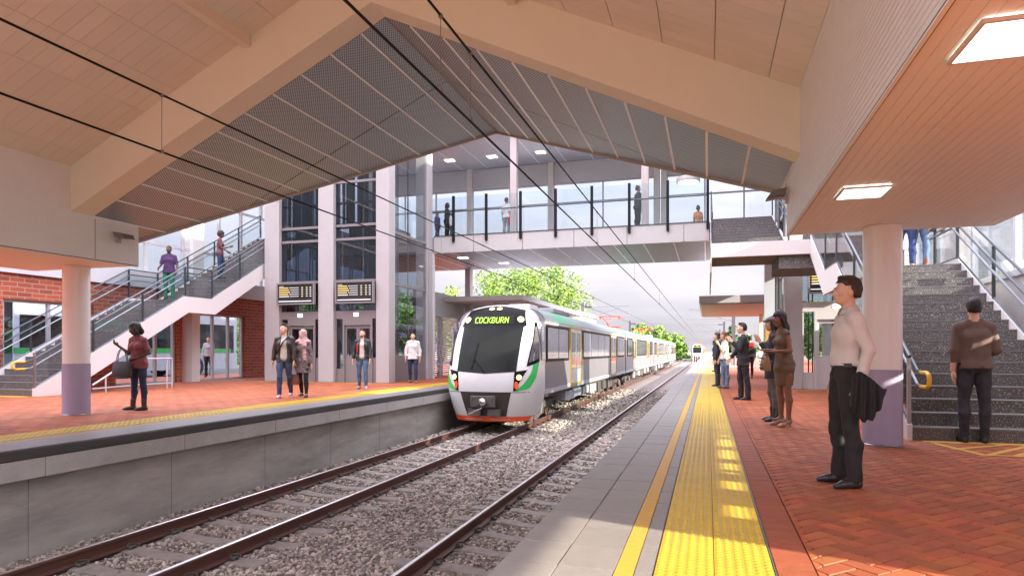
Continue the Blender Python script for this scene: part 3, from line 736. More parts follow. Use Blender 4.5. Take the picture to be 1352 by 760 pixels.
PL_, ytl, ztl = staircase('grey granite staircase with white sides and glass balustrade rising beside the left brick wall', -18.6, -16.28, 12.3, 17, 1.2, 19, (-17.4, 12.3, 0), [(-18.6, 1), (-16.28, -1)])
PR_, ytr, ztr = staircase('wide granite staircase with glass balustrades that the man in the brown jumper faces', 2.5, 4.62, 9.6, 17, 1.3, 7, (3.5, 9.6, 0), [(2.5, 1), (4.62, -1)], x1b=3.75)
# upper landing + last flight to the bridge on the right
t = thing('stair_landing', 'white edged upper stair landing with dark steps up to the footbridge', 'staircase', (1.3, 18.9, 3.95))
zt = ztr
MB().box(.08, 4.65, ytr, ytr + .10, zt - .36, zt + .0).build('landing_fascia', 'white', t)
MB().box(.10, 4.62, ytr + .10, 20.0, zt - .34, zt - .01).build('landing_slab', 'granite', t)
MB().box(.06, .10, ytr, 24.95, zt - .75, zt - .36).build('side_beam', 'trim', t)
n3 = 12; tr3 = (24.9 - 20.0) / n3; rs3 = (5.88 - zt) / n3
for i in range(n3):
    st = MB().box(.16, 2.15, 20.0 + i * tr3, 20.0 + (i + 1) * tr3 + .02, zt + i * rs3 - .1, zt + (i + 1) * rs3).build('step', 'granite', t)
    MB().box(.161, 2.149, 20.0 + i * tr3 - .005, 20.0 + i * tr3 + .05, zt + (i + 1) * rs3 - .014, zt + (i + 1) * rs3 + .002).build('nosing', 'nosing', st)
b = MB(); b.prism([(20.0, zt - .34), (24.9, 5.88 - .42), (24.9, 5.88 - .2), (20.0, zt - .1)], 0, .12, 2.2); b.build('underside', 'trim', t)
for x in (.12, 2.2):
    b = MB(); b.prism([(19.9, zt - .30), (24.95, 5.5), (24.95, 6.0), (19.9, zt + .14)], 0, x - .03, x + .03); b.build('stringer', 'white', t)
    for i in range(5):
        y = 20.0 + 4.9 * i / 4; z = zt + (5.88 - zt) * i / 4
        MB().box(x - .022, x + .022, y - .022, y + .022, z, z + 1.08).build('baluster_post', 'rail', t)
    for dz in (1.08, .88):
        MB().tube([(x, 19.2, zt + dz), (x, 20.0, zt + dz), (x, 24.9, 5.88 + dz)], .024, 8).build('handrail', 'rail', t)
for dz in (1.08, .90, .74): MB().tube([(.12, ytr + .05, zt + dz), (2.45, ytr + .05, zt + dz)], .02, 8).build('front_rail', 'rail', t) if dz < 0 else None
b = MB(); b.box(1.75, 4.6, 18.0, 20.0, zt - .70, zt - .36); b.build('downstand', 'granite', t)

# ramp style rail beside the left stair (white metal)
t = thing('white_railing', 'low white metal railing on the bricks behind the woman with a handbag', 'railing', (-14.4, 13, 0))
b = MB(); b.tube([(-16.05, 13.7, .22), (-16.02, 14.9, .88), (-16.0, 15.15, .92), (-16.0, 16.4, .92)], .028, 8); b.build('top_rail', 'wrail', t, smooth=True)
b = MB(); b.tube([(-16.05, 13.7, .12), (-16.0, 15.1, .16), (-16.0, 16.4, .16)], .018, 8); b.build('lower_rail', 'wrail', t, smooth=True)
for x, y, z in ((-16.04, 14.1, .45), (-16.0, 15.1, .9), (-16.0, 16.2, .92), (-16.0, 16.4, .92)):
    MB().tube([(x, y, 0), (x, y, z)], .022, 8).build('post', 'wrail', t, smooth=True)

# ================================================================== LEFT BUILDING
t = thing('brick_building', 'red brick station building with white fascia and glazed openings behind the left stair', 'building', (-18.95, 16, 0))
ops = [(13.3, 16.1), (16.9, 19.5), (20.57, 23.2)]
b = MB(); y = 4.0; zb = 3.35
for a, c in ops:
    b.box(-19.1, -18.8, y, a, 0, zb); b.box(-19.1, -18.8, a, c, 2.62, zb); y = c
b.box(-19.1, -18.8, y, 27, 0, zb); b.build('wall', 'brickw', t)
b = MB(); b.box(-19.3, -18.7, 3.9, 27.1, zb, 3.98); b.build('roof_fascia', 'fascia', t)
for k, (a, c) in enumerate(ops):
    n = 2 if k == 0 else 3
    fr = MB()
    for i in range(n + 1):
        y = a + (c - a) * i / n; y = min(max(y, a + .05), c - .05)
        fr.box(-19.0, -18.9, y - .045, y + .045, .0, 2.62)
    fr.box(-18.995, -18.905, a, c, 2.54, 2.62); fr.box(-18.995, -18.905, a, c, 0, .07)
    w_ = fr.build('window', 'grey', t)
    MB().box(-18.955, -18.945, a + .04, c - .04, .07, 2.54).build('pane', 'glass', w_)
MB().box(-18.80, -18.35, 19.75, 20.15, 0, 3.2).build('pilaster', 'white', t)

# glazed screen above the building
t = thing('glazed_screen', 'tall grey framed glass screen standing above the left stair', 'glazed screen', (-19, 18, 4))
for y in (9.0, 11.2, 13.4, 15.7, 18.3, 20.0, 21.9, 23.2, 24.5):
    MB().box(-19.06, -18.96, y - .05, y + .05, 3.98, 9.6).build('mullion', 'grey', t)
for z in (5.0, 7.0, 9.5):
    for y0, y1 in ((4.0, 20.3), (20.95, 28)):
        MB().box(-19.04, -18.98, y0, y1, z - .05, z + .05).build('transom', 'grey', t)
MB().box(-19.25, -18.85, 20.35, 20.9, 3.98, 9.8).build('post', 'white', t)
MB().box(-19.015, -19.005, 4.0, 28, 4.0, 9.5).build('pane', 'glassb', t)

# ================================================================== LIFT TOWERS
def lift(label, xs, yb0, yb1, tp='taupe', gd='glassd', ztop=10.3):
    # xs: list of (x0,x1) of front columns
    t = thing('lift_tower', label, 'lift', ((xs[0][0] + xs[-1][1]) / 2, yb0, 0))
    for x0, x1 in xs:
        MB().bbox(x0, x1, yb0, yb0 + .5, 0, ztop, .012).build('column', 'liftcol', t)
        MB().bbox(x0, x1, yb1 - .5, yb1, 0, ztop, .012).build('column', 'liftcol', t)
    X0, X1 = xs[0][0], xs[-1][1]
    for (a0, a1), (c0, c1) in zip(xs[:-1], xs[1:]):
        x0, x1 = a1, c0; yf = yb0 + .12; w_ = x1 - x0
        b = MB(); b.box(x0, x1, yf, yf + .16, 2.33, 2.62); b.build('door_header', tp, t)
        MB().box((x0 + x1) / 2 - .09, (x0 + x1) / 2 + .09, yf - .012, yf, 2.42, 2.54).build('lift_indicator', 'lamp', t)
        for z in (3.72, 5.25, 5.75, 7.35):
            MB().bar((x0, yf + .05, z), (x1, yf + .05, z), .07, .09).build('transom', tp, t)
        MB().box(x0, x1, yf + .06, yf + .075, 2.62, ztop - .3).build('shaft_glass', gd, t)
        # lift door frame, door leaves
        dx0, dx1 = x0 + w_ * .22, x0 + w_ * .84
        f = MB(); f.box(x0, x0 + .05, yf + .02, yf + .12, 0, 2.33); f.box(dx0 - .07, dx0, yf, yf + .14, 0, 2.33); f.box(dx1, dx1 + .07, yf, yf + .14, 0, 2.33); f.box(dx0, dx1, yf + .001, yf + .139, 2.10, 2.33)
        f.build('door_frame', tp, t)
        for xa, xb, zz in ((dx1 + .07, x1, .9), (x0 + .05, dx0 - .07, .5)):
            MB().box(xa, xb, yf + .05, yf + .07, 0, zz).build('side_panel', tp, t); MB().box(xa, xb, yf + .055, yf + .065, zz, 2.33).build('side_glass', gd, t)
        for k in range(2):
            xa = dx0 + (dx1 - dx0) * k / 2; xb = dx0 + (dx1 - dx0) * (k + 1) / 2
            d = MB(); d.box(xa + .005, xb - .005, yf + .07, yf + .11, 0, .95); d.box(xa + .005, xa + .07, yf + .07, yf + .11, .95, 2.08); d.box(xb - .07, xb - .005, yf + .07, yf + .11, .95, 2.08); d.box(xa + .07, xb - .07, yf + .07, yf + .11, 1.98, 2.08)
            dd = d.build('lift_door', tp, t)
            MB().box(xa + .07, xb - .07, yf + .085, yf + .095, .95, 1.98).build('pane', gd, dd)
        # guide rails, car
        for xx in (x0 + w_ * .14, x0 + w_ * .2, x0 + w_ * .5, x0 + w_ * .57):
            MB().box(xx - .018, xx + .018, yf + .6, yf + .64, .1, ztop - .6).build('guide_rail', 'steel', t)
        MB().box(x0 + .15, x1 - .1, yf + .75, yb1 - .8, 5.4, 5.9).build('shaft_beam', tp, t)
        f = MB(); f.box(x0 + w_ * .68, x1 - .05, yf + .9, yf + 1.0, 4.35, 5.1); f.build('counterweight', 'grey', t)
        for k in range(5):
            xx = x0 + w_ * (.12 + .18 * k)
            MB().box(xx - .05, xx + .05, yb0 + .35, yb0 + .42, 5.85, ztop - .3).build('upper_fin', 'dkframe', t)
        for k in range(3):
            xx = x0 + w_ * (.03 + .33 * k)
            MB().box(xx, xx + w_ * .20, yb0 + .8, yb0 + .86, 5.9, 8.6).build('car_panel', 'dkframe', t)
        MB().bar((x0, yb0 + .3, 6.6), (x1, yb0 + .3, 6.6), .05, .07).build('upper_bar', 'dkframe', t)
        MB().bar((x0, yb0 + .3, 5.75), (x1, yb0 + .3, 5.75), .12, .16).build('upper_beam', 'dkframe', t)
    # sides
    for x in (X0 + .1, X1 - .1):
        MB().box(x - .008, x + .008, yb0 + .5, yb1 - .5, 1.0, ztop - .4).build('side_glass', 'glassb' if x > X0 + 1 else gd, t)
        MB().box(x - .02, x + .02, yb0 + .5, yb1 - .5, 0, 1.0).build('side_panel', tp, t)
        for z in (3.6, 5.5): MB().box(x - .04, x + .04, yb0 + .5, yb1 - .5, z - .05, z + .05).build('transom', tp, t)
        for yy in (yb0 + 1.1, yb0 + 1.25, yb0 + 2.1): MB().box(x - .2, x - .16, yy, yy + .04, .1, ztop - .6).build('guide_rail', 'steel', t)
    MB().box(X0, X1, yb1 - .45, yb1 - .40, 1.0, 5.2).build('rear_glass', gd, t)
    MB().box(X0 - .1, X1 + .1, yb0 - .1, yb1 + .1, ztop, ztop + .3).build('tower_roof', 'fascia', t)
    return t
lift('left lift tower with three tall white columns, two lift doors and dark glazed shafts', [(-16.14, -15.5), (-13.8, -13.16), (-11.42, -10.9)], 21.0, 24.85)
lift('right lift tower of white columns half hidden behind the landing', [(2.24, 2.72), (4.6, 5.02)], 21.2, 24.4, 'pgrey', 'glass')

def board(label, x0, x1, z0, z1, y, grp):
    t = thing('departure_board', label, 'departure board', ((x0 + x1) / 2, y, z0), group=grp)
    b = MB(); b.box(x0, x1, y - .08, y + .04, z0, z0 + .05); b.box(x0, x1, y - .08, y + .04, z1 - .05, z1); b.box(x0, x0 + .05, y - .08, y + .04, z0 + .05, z1 - .05); b.box(x1 - .05, x1, y - .08, y + .04, z0 + .05, z1 - .05)
    b.build('frame', 'taupe', t)
    MB().box(x0 + .05, x1 - .05, y - .05, y + .03, z0 + .05, z1 - .05).build('screen', 'scr', t)
    w_, h_ = x1 - x0 - .2, z1 - z0 - .2; xx, zz = x0 + .1, z1 - .12
    a = MB(); c = MB()
    a.box(xx, xx + w_ * .14, y - .054, y - .051, zz - .015, zz)
    for k in range(5):
        z = zz - .05 - k * h_ * .13
        (c if k < 4 else a).box(xx, xx + w_ * (.28 + .03 * (k % 3)), y - .054, y - .051, z - .03, z)
        a.box(xx + w_ * (.31 + .03 * (k % 3)), xx + w_ * .60, y - .054, y - .051, z - .022, z - .004)
        for q in (.68, .82, .93):
            (c if q < .9 and k % 2 == 0 else a).box(xx + w_ * q, xx + w_ * (q + .05), y - .054, y - .051, z - .028, z)
    a.box(xx - .03, xx + w_ * .98, y - .054, y - .051, z0 + .11, z0 + .145)
    a.build('white_lines', 'ledw', t); c.build('yellow_lines', 'ledy', t)
    b = MB(); b.box(x0 + .2, x0 + .26, y + .04, y + .20, z1 - .2, z1 - .1); b.box(x1 - .26, x1 - .2, y + .04, y + .20, z1 - .2, z1 - .1); b.build('bracket', 'taupe', t)
M['scr'] = mat('screen_black', (.02, .02, .02), .2)
M['ledw'] = mat('led_white', (.5, .5, .5), .5, emit=(1, .92, .9), estr=.16)
M['ledy'] = mat('led_yellow', (.5, .4, .1), .5, emit=(1, .72, .25), estr=.22)
board('black departure screen on the lift tower, the one nearer the left stair', -15.47, -13.86, 2.87, 3.68, 20.9, 'departure boards')
board('black departure screen on the lift tower above the man in the black jacket', -12.98, -11.42, 2.87, 3.68, 20.9, 'departure boards')
board('black departure screen partly hidden behind the right stair', 2.85, 4.3, 2.85, 3.62, 21.1, 'departure boards')

# ================================================================== FOOTBRIDGE
t = thing('footbridge', 'white covered footbridge crossing both tracks with glass balustrade and louvred back wall', 'footbridge', (-5.4, 27.6, 5.2))
BX0, BX1, BY0, BY1, BZ0, BZ1 = -10.9, .06, 25.0, 30.5, 5.2, 5.88
cuts = [BX0, -9.14, -7.07, -4.99, -2.94, -.85, BX1]
for a, c in zip(cuts[:-1], cuts[1:]):
    MB().box(a + .012, c - .012, BY0 - .03, BY0 + .02, BZ0, BZ1).build('fascia_panel', 'bwhite', t)
MB().box(BX0 - 6, BX1 + 5, BY0 + .021, BY1 + .2, BZ0 + .05, BZ1 - .02).build('deck', 'grey', t)
MB().box(BX0, BX1, BY0 - .05, BY0 + .05, BZ1, BZ1 + .035).build('deck_edge', 'rail', t)
for k in range(15):
    x0 = BX0 - 6 + k * 1.12; 
    if x0 > BX1 + 1: break
    MB().box(x0 + .02, x0 + 1.10, BY0 + .03, BY1 + .15, BZ0 + .015, BZ0 + .045).build('soffit_panel', 'perf3', t)
    MB().box(x0 + 1.10, x0 + 1.14, BY0 + .03, BY1 + .15, BZ0 + .003, BZ0 + .04).build('soffit_seam', 'seam', t)
for x in (-11.52, -11.40, -10.0, -8.58, -7.14, -5.71, -4.28, -2.85, -1.43, 0.0):
    MB().box(x - .05, x + .05, BY0 - .12, BY0 - .04, 5.62, 7.5).build('balustrade_post', 'black', t)
for a, c in zip((-11.5, -10.0, -8.58, -7.14, -5.71, -4.28, -2.85, -1.43), (-10.0, -8.58, -7.14, -5.71, -4.28, -2.85, -1.43, 0.0)):
    MB().box(a + .04, c - .04, BY0 - .08, BY0 - .07, 5.9, 7.45).build('glass_panel', 'glassb', t)
MB().tube([(-11.5, BY0 + .06, 6.9), (0.0, BY0 + .06, 6.9)], .03, 8).build('handrail', 'rail', t)
# back wall
BW = 30.3; CZ = 10.1
for x in (-11.25, -7.15, -2.2, -1.9, 3.3):
    MB().box(x - .13, x + .13, BW - .2, BW + .06, BZ1, CZ).build('rear_column', 'white', t)
for x in (-7.54, -2.3):
    MB().box(x - .13, x + .13, BY0 + .25, BY0 + .5, BZ1, CZ + .3).build('front_column', 'trim2', t)
for a, c in ((-16.5, -11.38), (-11.12, -7.28), (-7.02, -2.33), (-1.77, 3.17), (3.43, 9.0)):
    f = MB(); n = max(2, int((c - a) / 1.6))
    for i in range(n + 1):
        x = a + (c - a) * i / n; f.box(x - .035, x + .035, BW - .03, BW + .03, BZ1, 9.1)
    for z in (BZ1 + .04, 8.15, 9.06): f.box(a, c, BW - .031, BW + .029, z - .04, z + .04)
    fr = f.build('window', 'wframe', t)
    MB().box(a, c, BW - .006, BW + .006, BZ1, 9.1).build('pane', 'glassb', fr)
    f = MB(); z = 9.12
    while z < CZ - .05:
        f.raw([(a, BW - .05, z), (c, BW - .05, z), (c, BW + .03, z + .09), (a, BW + .03, z + .09), (a, BW - .05, z + .012), (c, BW - .05, z + .012), (c, BW + .03, z + .102), (a, BW + .03, z + .102)], [(0, 1, 2, 3), (7, 6, 5, 4), (0, 4, 5, 1), (1, 5, 6, 2), (2, 6, 7, 3), (3, 7, 4, 0)]); z += .1
    f.box(a, c, BW + .04, BW + .06, 9.1, CZ)
    f.build('louvre', 'louv', t)
MB().box(-17, 9.5, BY0 - .0, BW + .5, CZ + .02, CZ + .3).build('roof', 'fascia', t)
for k in range(20):
    x0 = -16.8 + k * 1.3
    MB().box(x0 + .015, x0 + 1.285, BY0 + .02, BW - .07, CZ - .01, CZ + .018).build('ceiling_panel', 'perf2', t)
    MB().box(x0 - .015, x0 + .015, BY0 + .02, BW - .07, CZ - .02, CZ + .0).build('ceiling_seam', 'seam', t)
# supports below
for x, y in ((-11.3, 30.2), (2.75, 30.9)):
    MB().box(x - .13 if x < 0 else x - .36, x + .13 if x < 0 else x + .36, y - .2, y + .2, 0, BZ0 + .04).build('support_column', 'trim2' if x < 0 else 'grey2', t)
MB().box(-11.15, -10.9, 24.86, 25.1, 0, 5.2).build('support_column', 'white', t)
# ================================================================== RIGHT WALL
t = thing('glazed_wall', 'long white wall with tall windows and a sloping looking sill right of the granite stair', 'wall', (5.2, 14, 0))
WY0, WY1 = 2.68, 33.0
b = MB(); b.box(5.05, 5.25, WY0, 9.6, 0, 1.96); b.box(5.05, 5.25, WY0, 9.6, 2.10, 2.42); b.box(5.05, 5.25, 9.6, WY1, 0, 2.42)
for y in np.arange(WY0, 9.4, .95): b.box(5.06, 5.24, y, y + (.55 if y < 4.5 else .25), 1.96, 2.10)  # added slots out of view, placed to throw sun strips onto the tactile tiles
b.build('lower_wall', 'white', t)
b = MB(); b.box(4.97, 5.3, WY0, WY1, 2.42, 2.52); b.build('sill', 'fascia', t)
MB().box(5.05, 5.25, .5, 11.6, 2.52, 15).build('sun_blocker_wall', 'white', t)  # added out of view to keep sun off the tracks and left platform
for y in (2.6, 4.4, 6.2, 8.0, 9.8, 11.6, 13.3, 15.2, 17.1, 19.0, 21.5, 24.0, 26.5, 29.0, 31.5):
    z1 = 2.92 if y < 11.5 else 3.9
    MB().box(5.08, 5.18, y - .05, y + .05, 2.52, z1).build('mullion', 'wframe', t)
for y in (12.3, 16.1, 20.2): MB().box(4.99, 5.27, y - .35, y + .35, 2.53, 3.89).build('pier', 'white', t)
MB().box(5.06, 5.24, 11.6, 17.4, 3.9, 5.5).build('sun_blocker_panel', 'white', t)  # added panel that blocks sun from the left retaining wall
MB().box(5.06, 5.24, 11.6, WY1, 6.2, 15).build('sun_blocker_wall', 'white', t)  # added height out of view, shades the left lift tower and brick building
MB().box(5.12, 5.13, 11.65, WY1, 2.52, 6.2).build('pane', 'glassb', t)
MB().box(4.9, 5.4, 11.6, WY1, 15, 15.3).build('head_beam', 'white', t)
# ================================================================== TRAIN
M['twhite'] = mat('train_white', (0.62, 0.60, 0.585), 0.3, coat=0.4, var=0.03, dirt=(0.45, 0.40, 0.36), dirt_amt=0.15, dscale=1.5)
M['tblack'] = mat('train_black', (0.004, 0.004, 0.004), 0.4, spec=0.1)
M['tscreen'] = mat('windscreen', (0.007, 0.008, 0.006), 0.3, spec=0.12)
M['tsilver'] = mat('train_silver', (0.25, 0.235, 0.245), 0.4, 0.35, var=0.05, vscale=1.5)
M['tgrey'] = mat('train_grey', (0.36, 0.36, 0.38), 0.5, var=0.1)
M['tframe'] = mat('train_window_band', (0.010, 0.010, 0.012), 0.5, spec=0.15)
M['tpane'] = mat('train_pane', (0.20, 0.195, 0.23), 0.06, 0.35, coat=0.3, var=0.2, vscale=1.2)
M['tcab'] = mat('train_cab_pane', (0.12, 0.11, 0.11), 0.05, 0.3, var=0.5, vscale=3)
M['tgreen'] = mat('train_green', (0.03, 0.42, 0.09), 0.35, coat=0.3)
M['tcant'] = mat('train_roof_green', (0.10, 0.42, 0.22), 0.4)
M['tteal'] = mat('train_roof_teal', (0.27, 0.34, 0.32), 0.45)
M['troof'] = mat('train_roof', (0.30, 0.31, 0.32), 0.6, var=0.1)
M['torange'] = mat('train_orange', (0.85, 0.10, 0.02), 0.35, coat=0.3)
M['tyellow'] = mat('train_yellow', (0.50, 0.34, 0.012), 0.45)
M['tunder'] = mat('train_underframe', (0.085, 0.07, 0.062), 0.7, 0.2, var=0.3, vscale=3, island=0.3)
M['twheel'] = mat('train_wheel', (0.16, 0.10, 0.075), 0.5, 0.6, var=0.2)
M['thead'] = mat('train_headlight', (1, .9, .5), 0.3, emit=(1.0, 0.62, 0.06), estr=.9)
M['theadw'] = mat('train_headlight_core', (1, 1, .8), 0.3, emit=(1.0, 0.85, 0.30), estr=2.0)
M['tred'] = mat('train_tail_light', (.7, .03, .01), 0.25, emit=(1, .05, .01), estr=.5)
M['led'] = mat('led_text', (.3, .6, .02), 0.5, emit=(0.42, 0.9, 0.02), estr=.35)
M['panto'] = mat('pantograph_red', (0.60, 0.06, 0.03), 0.4)
M['tbay'] = mat('coupler_recess', (0.045, 0.03, 0.026), 0.5, var=.3, vscale=4)
M['chrome'] = mat('chrome', (0.6, 0.58, 0.56), 0.2, 0.9)

def t_rake(z): return float(np.interp(z, [.2, .6, 1.1, 1.6, 2.2, 3.0, 3.3, 3.5, 3.62, 3.7], [.22, .1, 0, .03, .28, .70, .87, 1.05, 1.25, 1.6]))
def t_hw(z): return float(np.interp(z, [.2, .6, 1.1, 1.6, 2.6, 3.0, 3.25, 3.45, 3.6, 3.7], [1.18, 1.29, 1.39, 1.42, 1.38, 1.31, 1.25, 1.13, .95, .66]))
def t_surf(a, z, off=0.0):
    def q(a, z):
        s = math.copysign(1, a); a_ = abs(a)
        return Vector((s * t_hw(z) * math.sin(a_) ** .8, t_rake(z) + .95 * (1 - max(math.cos(a_), 0) ** .7), z))
    p = q(a, z)
    if off:
        e = .01
        aa = a if abs(a) > .02 else .02
        n = (q(min(aa + e, 1.57), z) - q(aa - e, z)).cross(q(a, min(z + e, 3.7)) - q(a, z - e))
        if n.length > 1e-9:
            n.normalize()
            if n.y > 0 or abs(n.y) < .05 and n.x * a < 0: n = -n
            p += n * off
    return p
def x2a(x, z): return math.copysign(math.asin(min(1, (abs(x) / t_hw(z))) ** 1.25), x)
def tpatch(xl, xr, zb, zt, off=.008, nu=14, nv=10, mode='x', thick=.0):
    """xl,xr functions of v; zb,zt functions of u"""
    P = np.zeros((nv + 1, nu + 1, 3))
    for j in range(nv + 1):
        for i in range(nu + 1):
            u, v = i / nu, j / nv
            h = xl(v) + (xr(v) - xl(v)) * u; z = zb(u) + (zt(u) - zb(u)) * v
            a = x2a(h, z) if mode == 'x' else h
            P[j, i] = t_surf(a, z, off)
    return MB().grid(P)
C_ = lambda c: (lambda t: c)
Ln = lambda a, b: (lambda t: a + (b - a) * t)

def build_train(loc, label):
    t = thing('train', label, 'train', loc)
    K = dict(parent=t, local=True)
    zs = [.2, .36, .6, .85, 1.1, 1.35, 1.6, 1.9, 2.2, 2.5, 2.8, 3.0, 3.15, 3.3, 3.4, 3.5, 3.56, 3.62, 3.66, 3.7]
    aa = np.linspace(-math.pi / 2, math.pi / 2, 49)
    P = []
    def side_x(z): return float(np.interp(z, [.2, .36, .95, 1.1, 3.15, 3.35, 3.5, 3.6, 3.66, 3.7], [1.2, 1.3, 1.40, 1.42, 1.42, 1.34, 1.18, .9, .6, .42]))
    for z in zs:
        row = []
        front = [t_surf(a, z) for a in aa]
        ye = 1.62
        for k in range(5):
            f = k / 4; y0 = front[0].y; row.append((-(side_x(z) + (t_hw(z) - side_x(z)) * f), ye + (max(y0, 0) - ye) * f if y0 < ye else ye + (y0 - ye) * f, z))
        row += [tuple(p) for p in front[1:-1]]
        for k in range(4, -1, -1):
            f = k / 4; y0 = front[-1].y; row.append(((side_x(z) + (t_hw(z) - side_x(z)) * f), ye + (y0 - ye) * f, z))
        P.append(row)
    b = MB(); b.grid(np.array(P)); b.build('cab_shell', 'twhite', smooth='all', **K)
    tpatch(Ln(-.91, -.95), Ln(.91, .95), lambda u: 1.60 + .06 * abs(2 * u - 1), C_(2.99), .012, 20, 14).build('windscreen', 'tscreen', smooth='all', **K)
    dp = tpatch(Ln(-1.02, -.88), Ln(1.02, .88), C_(3.0), lambda u: 3.50 + .13 * math.sin(math.pi * u), .014, 20, 10).build('destination_panel', 'tblack', smooth='all', **K)
    tpatch(C_(-.97), C_(.97), C_(2.985), C_(3.01), .02, 16, 2).build('panel_edge', 'tframe', smooth='all', parent=dp, local=True)
    tpatch(C_(-.64), C_(.64), C_(3.06), C_(3.33), .02, 12, 4).build('display_glass', 'tscreen', smooth='all', parent=dp, local=True)
    # dot-matrix style lettering
    G = {'C': ['01110', '11011', '11000', '11000', '11000', '11011', '01110'], 'O': ['01110', '11011', '11011', '11011', '11011', '11011', '01110'], 'K': ['11011', '11011', '11110', '11100', '11110', '11011', '11011'],
         'B': ['11110', '11011', '11011', '11110', '11011', '11011', '11110'], 'U': ['11011', '11011', '11011', '11011', '11011', '11011', '01110'], 'R': ['11110', '11011', '11011', '11110', '11110', '11011', '11011'], 'N': ['11011', '11111', '11111', '11111', '11111', '11011', '11011']}
    G['C'] = ['01111', '11000', '11000', '11000', '11000', '11000', '01111']; G['N'] = ['10001', '11001', '11101', '10111', '10011', '10001', '10001']; G['O'] = ['01110', '10001', '10001', '10001', '10001', '10001', '01110']; G['U'] = ['10001', '10001', '10001', '10001', '10001', '10001', '01110']
    G['B'] = ['11110', '10001', '10001', '11110', '10001', '10001', '11110']; G['R'] = ['11110', '10001', '10001', '11110', '10100', '10010', '10001']; G['K'] = ['10001', '10010', '10100', '11000', '10100', '10010', '10001']; G['C'] = ['01111', '10000', '10000', '10000', '10000', '10000', '01111']
    b = MB(); px = .0225; W = 8 * 6 * px; x0 = -W / 2 - .03
    for i, c in enumerate('COCKBURN'):
        for r_, row in enumerate(G[c]):
            for q, on in enumerate(row):
                if on == '1':
                    xa = x0 + (i * 6 + q) * px; z = 3.27 - r_ * .026
                    pts = [t_surf(x2a(xx, zz), zz, .028) for xx, zz in ((xa, z - .026), (xa + px * 1.05, z - .026), (xa + px * 1.05, z), (xa, z))]
                    b.raw([tuple(p) for p in pts], [(0, 1, 2, 3)])
    b.build('destination_text', 'led', parent=dp, local=True)
    def lamp(x, z, r, name='headlight', mt='thead', core='theadw', rz=1.0):
        c = t_surf(x2a(x, z), z, .0); n = (t_surf(x2a(x, z), z, .1) - c).normalized()
        u = n.cross(Vector((0, 0, 1))).normalized(); v = u.cross(n)
        def ring(rr, o, m): 
            b = MB(); vs = [tuple(c + n * o + rr * math.cos(q) * u + rr * rz * math.sin(q) * v) for q in np.linspace(0, 2 * math.pi, 20, endpoint=False)]
            vs2 = [tuple(Vector(p) - n * .05) for p in vs]
            b.raw(vs + vs2, [tuple(range(20))] + [(i, 20 + i, 20 + (i + 1) % 20, (i + 1) % 20) for i in range(20)]); return b
        bez = ring(r * 1.25, .02, 0).build(name, 'tframe', **K)
        ring(r, .03, 0).build('lens', mt, parent=bez, local=True)
        if core: ring(r * .6, .036, 0).build('bulb', core, parent=bez, local=True)
    for s_ in (-1, 1):
        lamp(s_ * .83, 3.2, .10); lamp(s_ * .12, 3.53, .082)
        h = (lambda v, s_=s_: s_ * (.84 + .03 * v)); k = (lambda v, s_=s_: s_ * (.90 + .30 * v ** 1.2))
        tpatch(h if s_ > 0 else k, k if s_ > 0 else h, C_(1.1), (lambda u: 1.66 + .05 * u) if s_ > 0 else (lambda u: 1.71 - .05 * u), .012, 8, 10).build('light_housing', 'tblack', smooth='all', **K)
        lamp(s_ * .99, 1.50, .08); lamp(s_ * .92, 1.27, .05, 'tail_light', 'tred', None, 2.2)
        # green ribbon in (a,z)
        P = []
        for f in np.linspace(0, 1, 14):
            ai = float(np.interp(f, [0, .33, .7, 1], [.62, .86, 1.08, 1.18])); zi = float(np.interp(f, [0, .33, .7, 1], [1.12, 1.32, 1.62, 1.95]))
            ao = float(np.interp(f, [0, .33, .7, 1], [.64, 1.06, 1.36, 1.48])); zo = float(np.interp(f, [0, .33, .7, 1], [1.09, 1.17, 1.5, 1.93]))
            P.append([tuple(t_surf(s_ * (ai + (ao - ai) * g), zi + (zo - zi) * g, .006)) for g in np.linspace(0, 1, 5)])
        MB().grid(np.array(P)).build('green_stripe', 'tgreen', smooth='all', **K)
        P = []
        for f in np.linspace(0, 1, 10):
            al = .90 + .24 * f; ar = 1.50 - .22 * f; zz0 = 1.80 + 1.32 * f; zz1 = 1.95 + 1.17 * f
            P.append([tuple(t_surf(s_ * (al + (ar - al) * g), zz0 + (zz1 - zz0) * g, .008)) for g in np.linspace(0, 1, 8)])
        cw = MB().grid(np.array(P)).build('cab_window', 'tblack', smooth='all', **K)
        P = []
        for f in np.linspace(.06, .90, 10):
            al = .95 + .23 * f; ar = 1.45 - .22 * f; zz0 = 1.84 + 1.28 * f; zz1 = 1.98 + 1.14 * f
            P.append([tuple(t_surf(s_ * (al + (ar - al) * g), zz0 + (zz1 - zz0) * g, .014)) for g in np.linspace(0, 1, 8)])
        MB().grid(np.array(P)).build('pane', 'tcab', smooth='all', parent=cw, local=True)
    # mask joint line + coupler bay
    tpatch(C_(-1.36), C_(1.36), lambda u: 1.055, lambda u: 1.072, .004, 24, 1).build('mask_joint', 'tframe', smooth='all', **K)
    tpatch(Ln(-.60, -.78), Ln(.60, .78), C_(.36), C_(1.06), .007, 12, 8).build('coupler_bay', 'tbay', smooth='all', **K)
    b = MB(); b.bbox(-.42, .34, -.06, .06, .62, .96, .02); cp = b.build('coupler_plate', 'tunder', **K)
    b = MB(); b.tube([(.0, .0, .79), (.0, -.22, .79), (0, -.30, .79)], [.10, .11, .05], 16); b.build('coupler', 'chrome', smooth=True, **K)
    b = MB(); b.tube([(-.2, -.05, .79), (-.2, -.09, .79)], .10, 16); b.box(-.36, -.30, -.09, -.05, .85, .9); b.box(.22, .28, -.09, -.05, .85, .9); b.build('coupler_ring', 'tunder', parent=cp, local=True)
